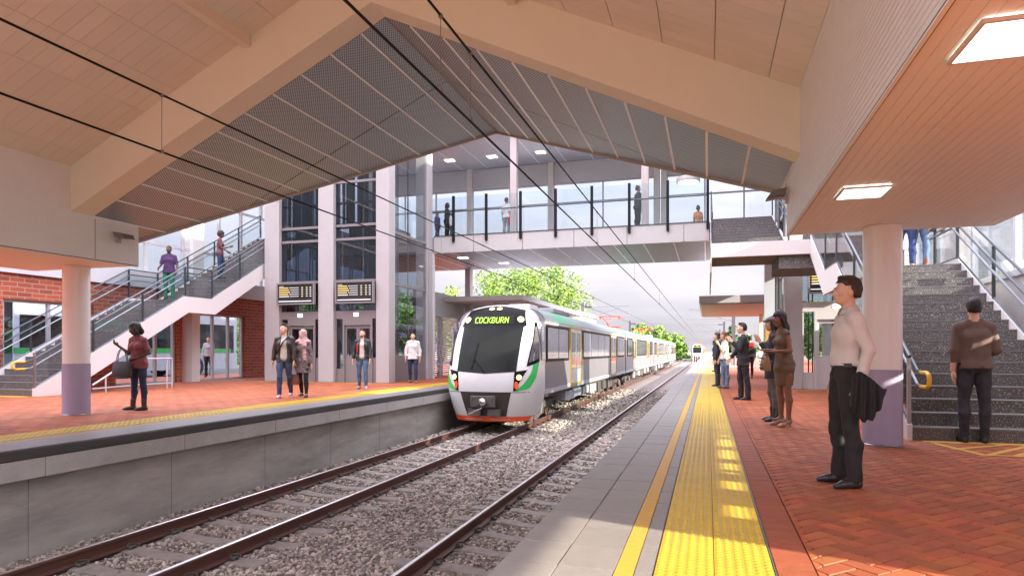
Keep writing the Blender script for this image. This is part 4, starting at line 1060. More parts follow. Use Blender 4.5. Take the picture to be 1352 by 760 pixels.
    b = MB(); b.tube([(-.02, -.16, .62), (-.38, -.30, .44)], .022, 8); b.build('air_pipe', 'chrome', **K)
    for xa in (-.5, .1): MB().box(xa, xa + .38, -.02, .1, .38, .58).build('step_box', 'tunder', **K)
    tpatch(Ln(-1.2, -1.28), Ln(1.2, 1.28), C_(.2), C_(.35), .012, 30, 3, 'x').build('skirt', 'torange', smooth='all', **K)
    for s_ in (-1, 1): tpatch(C_(s_ * .42 - .28), C_(s_ * .42 + .28), C_(.255), C_(.275), .018, 8, 1).build('skirt_mark', 'twhite', smooth='all', **K)
    b = MB(); p = [t_surf(x2a(x, z), z, .04) for x, z in ((-.02, 1.64), (-.38, 2.02))]; q = [t_surf(x2a(x, z), z, .05) for x, z in ((-.43, 1.72), (-.38, 2.02), (-.33, 2.5))]
    b.tube(p, .014, 6); b.tube([q[0], q[1], q[2]], .014, 6); b.build('wiper', 'tblack', **K)
    # ---- cars
    for car in range(4):
        y0 = (1.62 if car == 0 else 22.0 + (car - 1) * 21.6 + .35); y1 = 22.0 + car * 21.6 - (.0)
        if car == 3: y1 = 86.8
        # body core
        b = MB()
        prof = [(-1.405, .95), (-1.41, 3.16), (-1.33, 3.34), (-1.16, 3.49), (-.9, 3.59), (-.5, 3.67), (0, 3.70), (.5, 3.67), (.9, 3.59), (1.16, 3.49), (1.33, 3.34), (1.41, 3.16), (1.405, .95)]
        b.prism([(x, z) for x, z in prof], 1, y0, y1); b.build('car_body', 'tsilver', **K)
        b = MB(); b.prism([(-.95, 3.585), (-.5, 3.68), (0, 3.715), (.5, 3.68), (.95, 3.585), (.95, 3.5), (-.95, 3.5)], 1, y0, y1 - .1); b.build('car_roof', 'troof', **K)
        for s_ in (-1, 1):
            def cant(ya, yb, m):
                b = MB(); pr_ = [(1.425, 3.19), (1.35, 3.35), (1.19, 3.49), (.96, 3.592)]
                b.grid(np.array([[(s_ * x, y, z + .006) for x, z in pr_] for y in (ya, yb)])); b.build('cantrail', m, smooth='all', **K)
            if car == 0: cant(y0, 3.4, 'tteal'); cant(3.4, 5.1, 'tcant'); cant(5.1, 5.6, 'tteal'); cant(5.6, 6.4, 'tcant'); cant(6.4, 17.6, 'tteal'); cant(17.6, y1, 'tcant')
            else: cant(y0, y1, 'tcant')
            # ribs
            b = MB(); n = 17; pts = []
            for i in range(n):
                z = 1.10 + i * .048; pts += [(1.410, z), (1.424, z + .010), (1.424, z + .036), (1.410, z + .046)]
            b.grid(np.array([[(s_ * x, y, z) for x, z in pts] for y in (y0 + .05, y1 - .05)])); b.build('ribbed_side', 'tsilver', **K)
            MB().box(min(s_ * 1.40, s_ * 1.43), max(s_ * 1.40, s_ * 1.43), y0, y1, .93, 1.09).build('sill', 'tgrey', **K)
            MB().box(min(s_ * 1.405, s_ * 1.432), max(s_ * 1.405, s_ * 1.432), y0, y1, 3.11, 3.18).build('gutter', 'twhite', **K)
            o = 0 if car == 0 else 22.0 + (car - 1) * 21.6 + .3
            if car == 0: wins = [(1.05 + .7, 5.2, 2), (7.9, 15.4, 4), (18.1, 21.5, 3)]; doors = [(5.4, 7.6), (15.7, 17.8)]
            else: wins = [(o + .8, o + 3.6, 2), (o + 6.2, o + 14.2, 5), (o + 17.0, o + 20.2, 2)]; doors = [(o + 3.8, o + 6.0), (o + 14.5, o + 16.7)]
            if car == 0: MB().box(min(s_ * 1.41, s_ * 1.436), max(s_ * 1.41, s_ * 1.436), 1.15, 1.6, 2.0, 3.0).build('crew_door_window', 'tpane', **K)
            for a, c, n in wins:
                x = s_ * 1.43
                fr = MB().box(min(s_ * 1.40, x), max(s_ * 1.40, x), a, c, 1.93, 3.08).build('window', 'tframe', **K)
                wq = (c - a - .3) / n
                pb = MB()
                for i in range(n): pb.box(min(x, x + s_ * .006), max(x, x + s_ * .006), a + .15 + i * wq + .04, a + .15 + (i + 1) * wq - .04, 2.02, 3.0)
                pb.build('pane', 'tpane', parent=fr, local=True)
            for a, c in doors:
                x = s_ * 1.434
                d = MB().box(min(s_ * 1.40, x), max(s_ * 1.40, x), a + .1, c - .1, 1.09, 3.08).build('door', 'twhite', **K)
                f = MB()
                for ya, yb in ((a, a + .06), (c - .06, c)): f.box(min(s_ * 1.40, s_ * 1.45), max(s_ * 1.40, s_ * 1.45), ya, yb, 1.02, 3.13)
                f.box(min(s_ * 1.40, s_ * 1.46), max(s_ * 1.40, s_ * 1.46), a + .09, c - .09, 1.0, 1.07); f.box(min(s_ * 1.40, s_ * 1.45), max(s_ * 1.40, s_ * 1.45), a + .09, c - .09, 3.08, 3.13)
                f.build('door_edging', 'tyellow', parent=d, local=True)
                mid = (a + c) / 2; f = MB()
                for ya, yb in ((a + .22, mid - .12), (mid + .12, c - .22)): f.box(min(x, x + s_ * .005), max(x, x + s_ * .005), ya, yb, 1.6, 2.95)
                f.build('pane', 'tcab', parent=d, local=True)
        # ends
        if car < 3: MB().box(-1.15, 1.15, y1, y1 + .35, 1.0, 3.5).build('gangway', 'tframe', **K)
        else: MB().box(-1.38, 1.38, y1, y1 + .1, 1.0, 3.3).build('end_cap', 'twhite', **K)
        MB().box(-1.25, 1.25, y0 + .2, y1 - .1, .80, .95).build('underframe', 'tunder', **K)
        L_ = y1 - y0
        for i, yb in enumerate((y0 + (1.5 if car == 0 else 2.4), y1 - 2.4)):
            bg_ = MB()
            for s_ in (-1, 1): bg_.bbox(min(s_ * .95, s_ * 1.12), max(s_ * .95, s_ * 1.12), yb - 1.5, yb + 1.5, .42, .66, .03)
            bg_.box(-1.0, 1.0, yb - .3, yb + .3, .45, .7)
            for s_ in (-1, 1):
                for yy in (-1.1, 1.1): bg_.bbox(min(s_ * 1.12, s_ * 1.24), max(s_ * 1.12, s_ * 1.24), yb + yy - .17, yb + yy + .17, .28, .58, .03)
            bo = bg_.build('bogie', 'tunder', **K)
            for yy in (-1.1, 1.1):
                w_ = MB(); w_.tube([(-1.0, yb + yy, .43), (1.0, yb + yy, .43)], .08, 10)
                for s_ in (-1, 1):
                    w_.tube([(s_ * .69, yb + yy, .43), (s_ * .72, yb + yy, .43), (s_ * .72, yb + yy, .43), (s_ * .86, yb + yy, .43)], [.46, .46, .42, .42], 24)
                    w_.tube([(s_ * .86, yb + yy, .43), (s_ * .885, yb + yy, .43)], [.30, .30], 20)
                w_.build('wheelset', 'twheel', parent=bo, local=True)
        rnd = random.Random(car)
        y = y0 + (3.6 if car == 0 else 4.6)
        while y < y1 - 5:
            ln = rnd.choice((.5, .8, 1.3, 1.7)); b = MB(); zb_ = rnd.uniform(.30, .5)
            mq = rnd.choice(('tunder', 'tgrey')); MB().bbox(.62, 1.30, y, y + ln, zb_, .80, .02).build('equipment_box', mq, **K); MB().bbox(-1.30, -.62, y, y + ln, zb_, .80, .02).build('equipment_box', mq, **K); y += ln + rnd.choice((.12, .3, .6))
        if car in (0, 2): MB().bbox(-.75, .75, y0 + 4, y0 + 7, 3.66, 3.86, .04).build('roof_unit', 'troof', **K)
    MB().bbox(.15, .85, 1.9, 3.0, 3.6, 3.74, .03).build('roof_unit', 'twhite', **K)
    for yp in (25.2, 49.0):
        b = MB(); b.box(-.7, .7, yp - .6, yp - .52, 3.8, 3.86); b.box(-.7, .7, yp + .5, yp + .58, 3.8, 3.86)
        b.bar((-.1, yp + .5, 3.86), (-.12, yp - .4, 4.15), .09, .09); b.bar((-.12, yp - .4, 4.15), (-.5, yp + .1, 4.50), .05, .05); b.bar((-.12, yp - .4, 4.15), (.5, yp + .1, 4.50), .05, .05); b.bar((-.36, yp - .08, 4.36), (.36, yp - .08, 4.36), .03, .03)
        b.tube([(-1.0, yp + .1, 4.36), (-.72, yp + .1, 4.52), (-.6, yp + .1, 4.56), (.6, yp + .1, 4.56), (.72, yp + .1, 4.52), (1.0, yp + .1, 4.36)], .03, 6)
        b.box(-.68, -.58, yp + .04, yp + .16, 4.40, 4.54); b.box(.58, .68, yp + .04, yp + .16, 4.40, 4.54)
        b.build('pantograph', 'panto', **K)
    return t
tr = build_train((-6.22, 17.9, ZR), 'white and green electric train with lit headlights arriving beside the left platform')
far = copy_thing(tr, (-2.29, 153, ZR), 'tiny white train far down the right track beyond the platform end')

# ================================================================== OVERHEAD LINE
def wire(x, z, r, label, y0=-6, y1=230):
    MB().tube([(x, y0, z), (x, y1, z)], r, 6).build('overhead_wire', 'black', label=label, cat='wire', group='overhead line wires')
wire(-6.13, 4.15, .013, 'upper black catenary wire strung over the left track')
wire(-6.13, 3.48, .012, 'lower black contact wire strung over the left track')
wire(-2.29, 4.15, .013, 'upper black catenary wire strung over the right track')
wire(-2.29, 3.46, .012, 'lower black contact wire strung over the right track')
for x, ys_ in ((-6.13, (6.13, 14.5, 23, 34, 45)), (-2.29, (5.4, 6.16, 14.0, 21.5, 33, 45))):
    for y in ys_:
        b = MB(); b.tube([(x, y, 3.47), (x, y, 4.15)], .004, 5); b.bbox(x - .018, x + .018, y - .022, y + .022, 3.465, 3.505, .006); b.bbox(x - .018, x + .018, y - .022, y + .022, 4.125, 4.165, .006)
        o = b.build('wire_dropper', 'taupe'); props(o, 'thin vertical dropper clipped between the two wires over the %s track' % ('left' if x < -5 else 'right'), 'dropper', 'wire droppers')
M['mast'] = mat('galvanised_mast', (0.17, 0.165, 0.18), 0.6)
def mast(x, y, dirn, label):
    t = thing('overhead_line_mast', label, 'mast', (x, y, 0), group='overhead line masts')
    b = MB(); h = 4.95; b.box(x - .12, x + .12, y - .012, y + .012, -1.2, h); b.box(x - .14, x - .12, y - .1, y + .1, -1.2, h); b.box(x + .12, x + .14, y - .1, y + .1, -1.2, h); b.build('post', 'mast', t)
    xt = x + dirn * 3.3
    b = MB(); b.tube([(x, y, 4.55), (xt + dirn * .3, y, 4.62)], .035, 6); b.tube([(x, y, 3.55), (xt - dirn * .4, y, 4.5)], .03, 6); b.tube([(x + dirn * .9, y, 3.8), (xt + dirn * .5, y, 3.75)], .025, 6); b.tube([(xt, y, 4.6), (xt + dirn * .35, y, 3.76)], .014, 5)
    b.build('cantilever', 'mast', t)
    b = MB(); b.tube([(x + dirn * .2, y, 4.555), (x + dirn * .7, y, 4.565)], .07, 8); b.build('insulator', 'dkframe', t)
for i, y in enumerate((50, 82, 115, 150, 185, 220)): mast(-9.3, y, 1, 'grey overhead line mast on the left of the tracks, %s along the train' % ('first', 'second', 'third', 'fourth', 'fifth', 'sixth')[i])
for i, y in enumerate((56, 88, 120, 155, 190, 225)): mast(2.0, y, -1, 'grey overhead line mast right of the tracks, %s beyond the suited man' % ('first', 'second', 'third', 'fourth', 'fifth', 'sixth')[i])

# ================================================================== AWNINGS, WALLS, SMALL THINGS
t = thing('platform_awning', 'flat white platform awning behind the front of the train', 'awning', (-9.8, 35, 0))
b = MB(); b.box(-11.7, -7.9, 28, 42.4, 3.44, 3.66); b.build('roof', 'white', t); MB().box(-11.6, -8.0, 28.1, 42.3, 3.40, 3.44).build('soffit', 'grey', t)
for y in (30, 36, 41): MB().box(-9.9, -9.7, y - .1, y + .1, 0, 3.42).build('post', 'white', t)
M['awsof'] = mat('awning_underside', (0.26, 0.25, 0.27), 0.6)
t = thing('platform_awning', 'flat white awning at the end of the right platform with a pinkish underside', 'awning', (1.4, 37, 0))
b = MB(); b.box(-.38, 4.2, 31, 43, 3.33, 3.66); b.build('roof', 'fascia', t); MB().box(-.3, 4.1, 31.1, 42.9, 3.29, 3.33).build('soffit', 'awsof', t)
for y in (34, 41): MB().box(2.9, 3.1, y - .1, y + .1, 0, 3.3).build('post', 'white', t)
t = thing('louvred_wall', 'grey concrete wall with louvred bays along the left platform beside the train', 'wall', (-11.8, 40, 0))
MB().box(-11.95, -11.7, 25.2, 60, 2.72, 3.8).build('parapet', 'grey2', t)
for i in range(10):
    y = 25.4 + 2.4 * i; MB().box(-11.93, -11.72, y - .09, y + .09, 0, 2.72).build('post', 'grey', t)
    b = MB()
    for k in range(26):
        z = .12 + k * .1; b.raw([(-11.9, y + .1, z), (-11.75, y + .1, z + .05), (-11.75, y + 2.3, z + .05), (-11.9, y + 2.3, z), (-11.9, y + .1, z + .01), (-11.75, y + .1, z + .06), (-11.75, y + 2.3, z + .06), (-11.9, y + 2.3, z + .01)], [(0, 1, 2, 3), (7, 6, 5, 4), (0, 4, 5, 1), (1, 5, 6, 2), (2, 6, 7, 3), (3, 7, 4, 0)])
    b.build('louvre_bay', 'louv', t)
t = thing('service_building', 'small flat roofed white building beyond the left awning', 'building', (-10, 47, 0))
MB().box(-11.6, -8.6, 44.5, 52, 0, 3.7).build('wall', 'white', t); MB().box(-11.8, -8.4, 44.3, 52.2, 3.7, 3.9).build('roof', 'grey', t)
w_ = MB().box(-8.6, -8.57, 46, 48, 2.4, 3.3).build('window', 'taupe', t); MB().box(-8.568, -8.56, 46.1, 47.9, 2.5, 3.2).build('pane', 'tpane', w_)
# end of platform fence
t = thing('platform_fence', 'white tubular fence and gate across the far end of the right platform', 'fence', (1, 46, 0))
b = MB(); b.tube([(-.95, 46, .98), (5, 46, .98)], .03, 6); b.tube([(-.95, 46, .12), (5, 46, .12)], .025, 6); b.build('fence_rail', 'white', t)
for x in np.arange(-.95, 5.0, 1.5): MB().tube([(x, 46, 0), (x, 46, 1.0)], .035, 6).build('post', 'white', t)
b = MB()
for x in np.arange(-.8, 5, .15): b.tube([(x, 46, .12), (x, 46, .98)], .012, 5)
b.build('fence_bars', 'white', t, kind='stuff')
# pendant discs
def pendant(c, r, hang, label):
    t = thing('pendant_light', label, 'light', c)
    MB().lathe([(r * .97, .0), (r, .02), (r, .17), (r * .9, .19)], 0, 0, 32).build('shade', 'white', t, local=True, smooth=True)
    MB().lathe([(r * .86, -.006), (r * .86, .0)], 0, 0, 32).build('diffuser', 'lampw', t, local=True)
    b = MB()
    if hang == 'up': b.tube([(0, 0, .19), (0, 0, 10.1 - c[2])], .02, 8)
    else: b.bar((0, 0, .22), (0, .55, .30), .05, .06); b.tube([(0, 0, .18), (0, 0, .25)], .03, 8)
    b.build('hanger', 'dkframe', t, local=True)
pendant((-15.45, 20.45, 7.45), .36, 'side', 'round white drum light fixed to the left lift column')
pendant((-.72, 25.9, 7.62), .44, 'up', 'round white drum light hanging above the bridge near the stair head')
# bridge ceiling lights, soffit lights
def sqlight(x, y, z, s, label, grp):
    t = thing('ceiling_light', label, 'light', (x, y, z), group=grp)
    MB().box(x - s, x + s, y - s, y + s, z - .02, z - .005).build('diffuser', 'lamp', t)
    b = MB(); b.box(x - s - .03, x + s + .03, y - s - .03, y - s, z - .022, z); b.box(x - s - .03, x + s + .03, y + s, y + s + .03, z - .022, z); b.build('frame', 'white', t)
for i, (x, lab) in enumerate(((-11.6, 'left'), (-9.5, 'middle'), (-7.2, 'right'))): sqlight(x, 28.4, 10.08, .2, 'small square light in the footbridge ceiling, %s of the three over the balustrade' % lab, 'footbridge ceiling lights')
for i, (x, y, lab) in enumerate(((-10.2, 26.5, 'the one nearer the bridge front edge'), (-9.0, 28.6, 'the one nearer the bridge back edge'), (-12.6, 28.0, 'the one behind the lift glass'))): sqlight(x, y, 5.21, .2, 'small square light under the footbridge, ' + lab, 'lights under the footbridge')
# paper notices on the far right column
for x, z, lab in ((2.52, 1.75, 'lower'), (2.80, 1.95, 'upper')):
    o = MB().box(x - .1, x + .1, 30.68, 30.69, z - .45, z + .45).build('notice', 'notice'); props(o, '%s of two narrow orange notices on the grey column' % lab, 'notice')
# ================================================================== PEOPLE (signed-distance bodies turned into one continuous surface)
def surfnet(fn, lo, hi, h):
    lo = np.array(lo, float); hi = np.array(hi, float)
    n = np.maximum(np.ceil((hi - lo) / h).astype(int) + 1, 3)
    ax = [lo[i] + h * np.arange(n[i]) for i in range(3)]
    G = np.stack(np.meshgrid(*ax, indexing='ij'), -1).astype(np.float32)
    D = fn(G.reshape(-1, 3)).reshape(n)
    ins = D < 0
    c = np.zeros(tuple(n - 1), int)
    for dx in (0, 1):
        for dy in (0, 1):
            for dz in (0, 1): c += ins[dx:n[0] - 1 + dx, dy:n[1] - 1 + dy, dz:n[2] - 1 + dz]
    act = (c > 0) & (c < 8)
    idx = -np.ones(act.shape, int); ijk = np.argwhere(act); idx[act] = np.arange(len(ijk))
    acc = np.zeros((len(ijk), 3)); cnt = np.zeros(len(ijk))
    corners = [(a, b, d) for a in (0, 1) for b in (0, 1) for d in (0, 1)]
    for a in corners:
        for axis in range(3):
            if a[axis]: continue
            b = list(a); b[axis] = 1
            da = D[ijk[:, 0] + a[0], ijk[:, 1] + a[1], ijk[:, 2] + a[2]]; db = D[ijk[:, 0] + b[0], ijk[:, 1] + b[1], ijk[:, 2] + b[2]]
            m = (da < 0) != (db < 0)
            t = np.where(m, da / np.where(m, da - db, 1), 0)
            p = np.tile(np.array(a, float), (len(ijk), 1)); p[:, axis] = t
            acc += p * m[:, None]; cnt += m
    V = lo + (ijk + acc / np.maximum(cnt, 1)[:, None]) * h
    F = []
    for axis in range(3):
        o1, o2 = [(1, 2), (2, 0), (0, 1)][axis]
        sl0 = [slice(None)] * 3; sl1 = [slice(None)] * 3; sl0[axis] = slice(0, -1); sl1[axis] = slice(1, None)
        ch = ins[tuple(sl0)] != ins[tuple(sl1)]
        e = np.argwhere(ch)
        m = (e[:, o1] > 0) & (e[:, o2] > 0) & (e[:, o1] < n[o1] - 1) & (e[:, o2] < n[o2] - 1); e = e[m]
        if not len(e): continue
        def g(d1, d2):
            q = e.copy(); q[:, o1] += d1; q[:, o2] += d2; return idx[q[:, 0], q[:, 1], q[:, 2]]
        q = np.stack([g(-1, -1), g(0, -1), g(0, 0), g(-1, 0)], 1)
        fl = ~ins[tuple(sl0)][e[:, 0], e[:, 1], e[:, 2]]
        q[fl] = q[fl][:, ::-1]; F.append(q)
    F = np.concatenate(F) if F else np.zeros((0, 4), int)
    F = F[(F >= 0).all(1)]
    return V, F
def cap(a, b, ra, rb, sx=1.0, sy=1.0):
    a = np.array(a, np.float32); b = np.array(b, np.float32); sc = np.array([1 / sx, 1 / sy, 1], np.float32)
    A = a * sc; B = b * sc; ba = B - A; L2 = max(float(ba @ ba), 1e-9); mn = min(sx, sy, 1)
    def f(p):
        q = p * sc - A; t = np.clip(q @ ba / L2, 0, 1)
        return (np.linalg.norm(q - t[:, None] * ba, axis=1) - (ra + (rb - ra) * t)) * mn
    f.bb = (np.minimum(a, b) - max(ra, rb) * np.array([sx, sy, 1]), np.maximum(a, b) + max(ra, rb) * np.array([sx, sy, 1]))
    return f
def ell(c, r, rot=None):
    c = np.array(c, np.float32); r = np.array(r, np.float32)
    def f(p):
        q = p - c
        if rot is not None: q = q @ rot
        k0 = np.linalg.norm(q / r, axis=1); k1 = np.linalg.norm(q / (r * r), axis=1)
        return k0 * (k0 - 1) / np.maximum(k1, 1e-6)
    R_ = float(max(r)); f.bb = (c - R_, c + R_); return f
def smin(fs, k):
    def f(p):
        d = fs[0](p)
        for g in fs[1:]:
            e = g(p); h = np.clip(.5 + .5 * (e - d) / k, 0, 1); d = e * (1 - h) + d * h - k * h * (1 - h)
        return d
    f.bb = (np.min([g.bb[0] for g in fs], 0), np.max([g.bb[1] for g in fs], 0)); return f
def folds(f, amp, fr=38, seed=0, stretch=(1, 1, .55)):
    r = np.random.default_rng(seed); W = r.normal(size=(5, 3)) * fr * np.array(stretch); ph = r.uniform(0, 6, 5)
    def g(p):
        s = 0
        for w_, q in zip(W, ph): s = s + np.sin(p @ w_.astype(np.float32) + q + 1.5 * np.sin(p[:, 2] * 9 + q))
        return f(p) + amp * s / 2.2
    g.bb = f.bb; return g
def mesh_from(fs_h, name, m, parent, smooth=True, pad=.03):
    vs = []; fs = []; o = 0
    for f, h in fs_h:
        V, F = surfnet(f, f.bb[0] - pad, f.bb[1] + pad, h)
        vs.append(V); fs.append(F + o); o += len(V)
    me = bpy.data.meshes.new(name); me.from_pydata(np.concatenate(vs).tolist(), [], np.concatenate(fs).tolist())
    me.polygons.foreach_set('use_smooth', [True] * len(me.polygons)); me.materials.append(M[m] if isinstance(m, str) else m); me.update()
    o_ = bpy.data.objects.new(name, me); COL.objects.link(o_); o_.parent = parent; LOC[o_.name] = LOC[parent.name]; return o_

SK = {'light': (.66, .40, .28), 'tan': (.42, .22, .13), 'brown': (.22, .10, .058), 'dark': (.075, .035, .024)}
for k, c in SK.items(): M['skin_' + k] = mat('skin_' + k, c, .5, var=.05, vscale=20)
_cm = {}
def cloth(c, rough=.85, var=.10, vs=9, bump=.3):
    k = (tuple(c), rough, var)
    if k not in _cm: _cm[k] = mat('cloth', c, rough, var=var, vscale=vs, bump=bump, bscale=140)
    return _cm[k]
def rotm(yaw, pitch):
    cy, sy, cp, sp = math.cos(yaw), math.sin(yaw), math.cos(pitch), math.sin(pitch)
    Rz = np.array([[cy, -sy, 0], [sy, cy, 0], [0, 0, 1]]); Rx = np.array([[1, 0, 0], [0, cp, -sp], [0, sp, cp]])
    return Rz @ Rx
U = lambda v: np.array(v, float) / np.linalg.norm(v)
STAND = dict(lt=(.04, 0, -1), ls=(.0, .03, -1), rt=(-.04, 0, -1), rs=(0, .03, -1), lu=(.15, .03, -1), lf=(.04, -.15, -1), ru=(-.15, .03, -1), rf=(-.04, -.15, -1), lean=(0, 0, 1), yaw=0, pitch=0)

def person(label, loc, rz, H=1.76, fem=False, skin='light', pose=None, top=None, bottom=None, shoes=(.03, .03, .03), hair=('short', (.03, .018, .012)), bag=None, vox=.014, group=None, fat=1.0, feet=True, extra=None, beard=False):
    P = dict(STAND); P.update(pose or {})
    s = H / 1.78; t = thing('person', label, 'person', loc, rz, group)
    sw = (.142 if fem else .166) * s; hw_ = (.092 if fem else .088) * s
    J = {}
    J['pel'] = np.array([0, 0, .0])
    lean = U(P['lean'])
    for sd, q in (('l', 1), ('r', -1)):
        J[sd + 'hip'] = np.array([q * hw_, 0, -.02 * s]); J[sd + 'kn'] = J[sd + 'hip'] + U(P[sd + 't']) * .43 * s; J[sd + 'an'] = J[sd + 'kn'] + U(P[sd + 's']) * .42 * s
    heel = .055 if shoes and isinstance(shoes, dict) and shoes.get('heel') else 0
    dz = .085 * s + heel - min(J['lan'][2], J['ran'][2])
    for k in J: J[k] = J[k] + np.array([0, 0, dz])
    J['ch'] = J['pel'] + lean * .36 * s; J['nb'] = J['pel'] + lean * .545 * s
    sidev = np.array([1, 0, 0.])
    if 'twist' in P: sidev = np.array([math.cos(P['twist']), math.sin(P['twist']), 0])
    hm = rotm(P['yaw'], P['pitch'])
    J['hd'] = J['nb'] + lean * .045 * s + hm @ np.array([0, -.02, .122]) * s
    for sd, q in (('l', 1), ('r', -1)):
        J[sd + 'sh'] = J['nb'] + sidev * q * sw - lean * .070 * s; J[sd + 'el'] = J[sd + 'sh'] + U(P[sd + 'u']) * .285 * s; J[sd + 'wr'] = J[sd + 'el'] + U(P[sd + 'f']) * .25 * s
    g = s * fat
    pel, ch, nb = J['pel'], J['ch'], J['nb']
    waist = pel + lean * .17 * s
    def torso(e=0, low=0.0):
        yd = np.array([0, -1, 0.])
        fs = [cap(pel + lean * .02, waist, (.100 if fem else .093) * g + e, (.078 if fem else .088) * g + e, 1.62 if fem else 1.58, 1.12), cap(waist, ch, (.078 if fem else .09) * g + e, (.094 if fem else .108) * g + e, 1.45 if fem else 1.5, 1.08), cap(ch, nb - lean * .085 * s, (.092 if fem else .106) * g + e, .064 * g + e, 1.40 if fem else 1.5, 1.05)]
        for sd in 'lr': fs.append(cap(nb - lean * .015 * s, J[sd + 'sh'] - lean * .006 * s, .044 * g + e, .042 * g + e)); fs.append(cap(nb + lean * .035 * s, nb + (J[sd + 'sh'] - nb) * .62 + lean * .012 * s, .030 * g + e, .030 * g + e))
        if fem:
            for q in (1, -1): fs.append(ell(ch + sidev * q * .065 * s + np.array([0, -.075, -.02]) * s, np.array([.062, .058, .062]) * s + e))
            for q in (1, -1): fs.append(ell(pel + np.array([q * .065, .06, -.03]) * s, np.array([.085, .075, .09]) * s + e))
        else:
            for q in (1, -1): fs.append(ell(pel + np.array([q * .06, .05, -.02]) * s, np.array([.08, .07, .085]) * s + e))
        return fs
    def arm(sd, e=0, t1=1.0, e2=None):
        sh, el, wr = J[sd + 'sh'], J[sd + 'el'], J[sd + 'wr']; e2 = e if e2 is None else e2
        k = .85 if fem else 1.0
        fs = [cap(sh, el if t1 > .5 else sh + (el - sh) * t1 * 2, .050 * g * k + e, (.040 * g * k if t1 > .5 else .045 * g * k) + e2)]
        if t1 > .5: fs.append(cap(el, el + (wr - el) * min(1, (t1 - .5) * 2), .040 * g * k + e, .029 * g * k + e2))
        return fs
    def leg(sd, e=0, t1=1.0, e2=None):
        hp, kn, an = J[sd + 'hip'], J[sd + 'kn'], J[sd + 'an']; e2 = e if e2 is None else e2
        k = 1.0
        mid = hp + (kn - hp) * .45; calf = kn + (an - kn) * .33 + np.array([0, .018, 0]) * s
        fs = [cap(hp, mid, .088 * g * k + e, .076 * g * k + e), cap(mid, kn, .076 * g * k + e, .054 * g * k + e)]
        if t1 > .5: fs += [cap(kn, calf, .053 * g * k + e, .056 * g * k + e), cap(calf, kn + (an - kn) * min(1, (t1 - .5) * 2), .056 * g * k + e, .036 * g * k + e2)]
        return fs
    fdir = {}
    for sd, q in (('l', 1), ('r', -1)):
        fy = P.get(sd + 'foot', q * .18); fdir[sd] = np.array([math.sin(fy), -math.cos(fy), 0])
    # ---------- head
    hc = J['hd']; hR = hm
    def hp_(x, y, z): return hc + hR @ np.array([x, y, z]) * s
    def hell(x, y, z, a, b, c): return ell(hp_(x, y, z), np.array([a, b, c]) * s, hR)
    head = [hell(0, .018, .032, .076, .095, .088), hell(0, -.022, -.02, .063, .074, .086), hell(0, -.052, -.082, .036, .034, .028), hell(0, -.03, -.06, .052, .052, .045)]
    hf = smin(head, .022 * s)
    detail = [cap(hp_(0, -.088, .018), hp_(0, -.108, -.022), .008 * s, .0125 * s), cap(hp_(-.036, -.084, .032), hp_(.036, -.084, .032), .0105 * s, .0105 * s), hell(0, -.090, -.052, .024, .011, .0065), hell(0, -.087, -.063, .020, .012, .0065), hell(-.013, -.096, -.026, .009, .01, .008), hell(.013, -.096, -.026, .009, .01, .008), hell(-.045, -.062, -.018, .022, .02, .018), hell(.045, -.062, -.018, .022, .02, .018)]
    hf = smin([hf] + detail, .010 * s)
    ears = smin([hell(-.077, .012, -.012, .009, .019, .031), hell(.077, .012, -.012, .009, .019, .031)], .003)
    def head_f(p):
        d = hf(p)
        for q in (-1, 1):
            e = np.linalg.norm(p - hp_(q * .031, -.098, .012), axis=1) - .0135 * s
            h = np.clip(.5 - .5 * (e + d) / (.012 * s), 0, 1); d = d * (1 - h) - e * h + .012 * s * h * (1 - h)
        return np.minimum(d, ears(p))
    neck = cap(nb - lean * .03 * s, hp_(0, .015, -.05), .058 * g * (.85 if fem else 1), .050 * g * (.88 if fem else 1))
    def hn(p):
        d = head_f(p); e = neck(p); h = np.clip(.5 + .5 * (e - d) / .02, 0, 1); return e * (1 - h) + d * h - .02 * h * (1 - h)
    hn.bb = (np.minimum(neck.bb[0], hc - .13 * s), np.maximum(neck.bb[1], hc + .14 * s))
    # ---------- hands
    def hand(sd):
        q = 1 if sd == 'l' else -1
        wr = J[sd + 'wr']; d = U(P[sd + 'f']); 
        pn = P.get(sd + 'pn', (-q, 0, 0)); n_ = U(np.array(pn, float) - d * float(np.array(pn, float) @ d)); a = np.cross(d, n_) * (q)   # a: towards thumb
        if P.get(sd + 'tflip'): a = -a
        k = s * (.90 if fem else 1.0); curl = P.get(sd + 'curl', .5)
        palm0 = wr + d * .01 * k; fs = []
        for i in range(4):
            o = (.032 - .021 * i) * k; base = wr + d * (.088 - .004 * abs(i - 1)) * k + a * o
            fs.append(cap(palm0 + a * o * .55, base, .013 * k, .0115 * k))
            ln = (.040, .045, .042, .033)[i] * k; dirn = d
            p0 = base
            for j in range(3):
                an_ = curl * (.45 + .35 * j); dirn = U(d * math.cos(an_ * (1 if j else .6)) + n_ * math.sin(an_ * (1 if j else .6)))
                p1 = p0 + dirn * ln * (1, .65, .5)[j]; fs.append(cap(p0, p1, (.0092 - .001 * j) * k, (.0085 - .001 * j) * k)); p0 = p1
        tb = wr + d * .028 * k + a * .028 * k; t1_ = tb + U(d * .75 + a * .65 + n_ * .3) * .036 * k; t2 = t1_ + U(d * .95 + a * .15 + n_ * .35) * .03 * k
        th = [cap(wr + d * .015 * k, tb, .015 * k, .014 * k), cap(tb, t1_, .0125 * k, .0105 * k), cap(t1_, t2, .0105 * k, .008 * k)]
        return smin(fs + th, .005)
    sl = (top or {}).get('sleeve', 1.0)
    bod = torso(-.006) + arm('l') + arm('r') + leg('l', -.004) + leg('r', -.004)
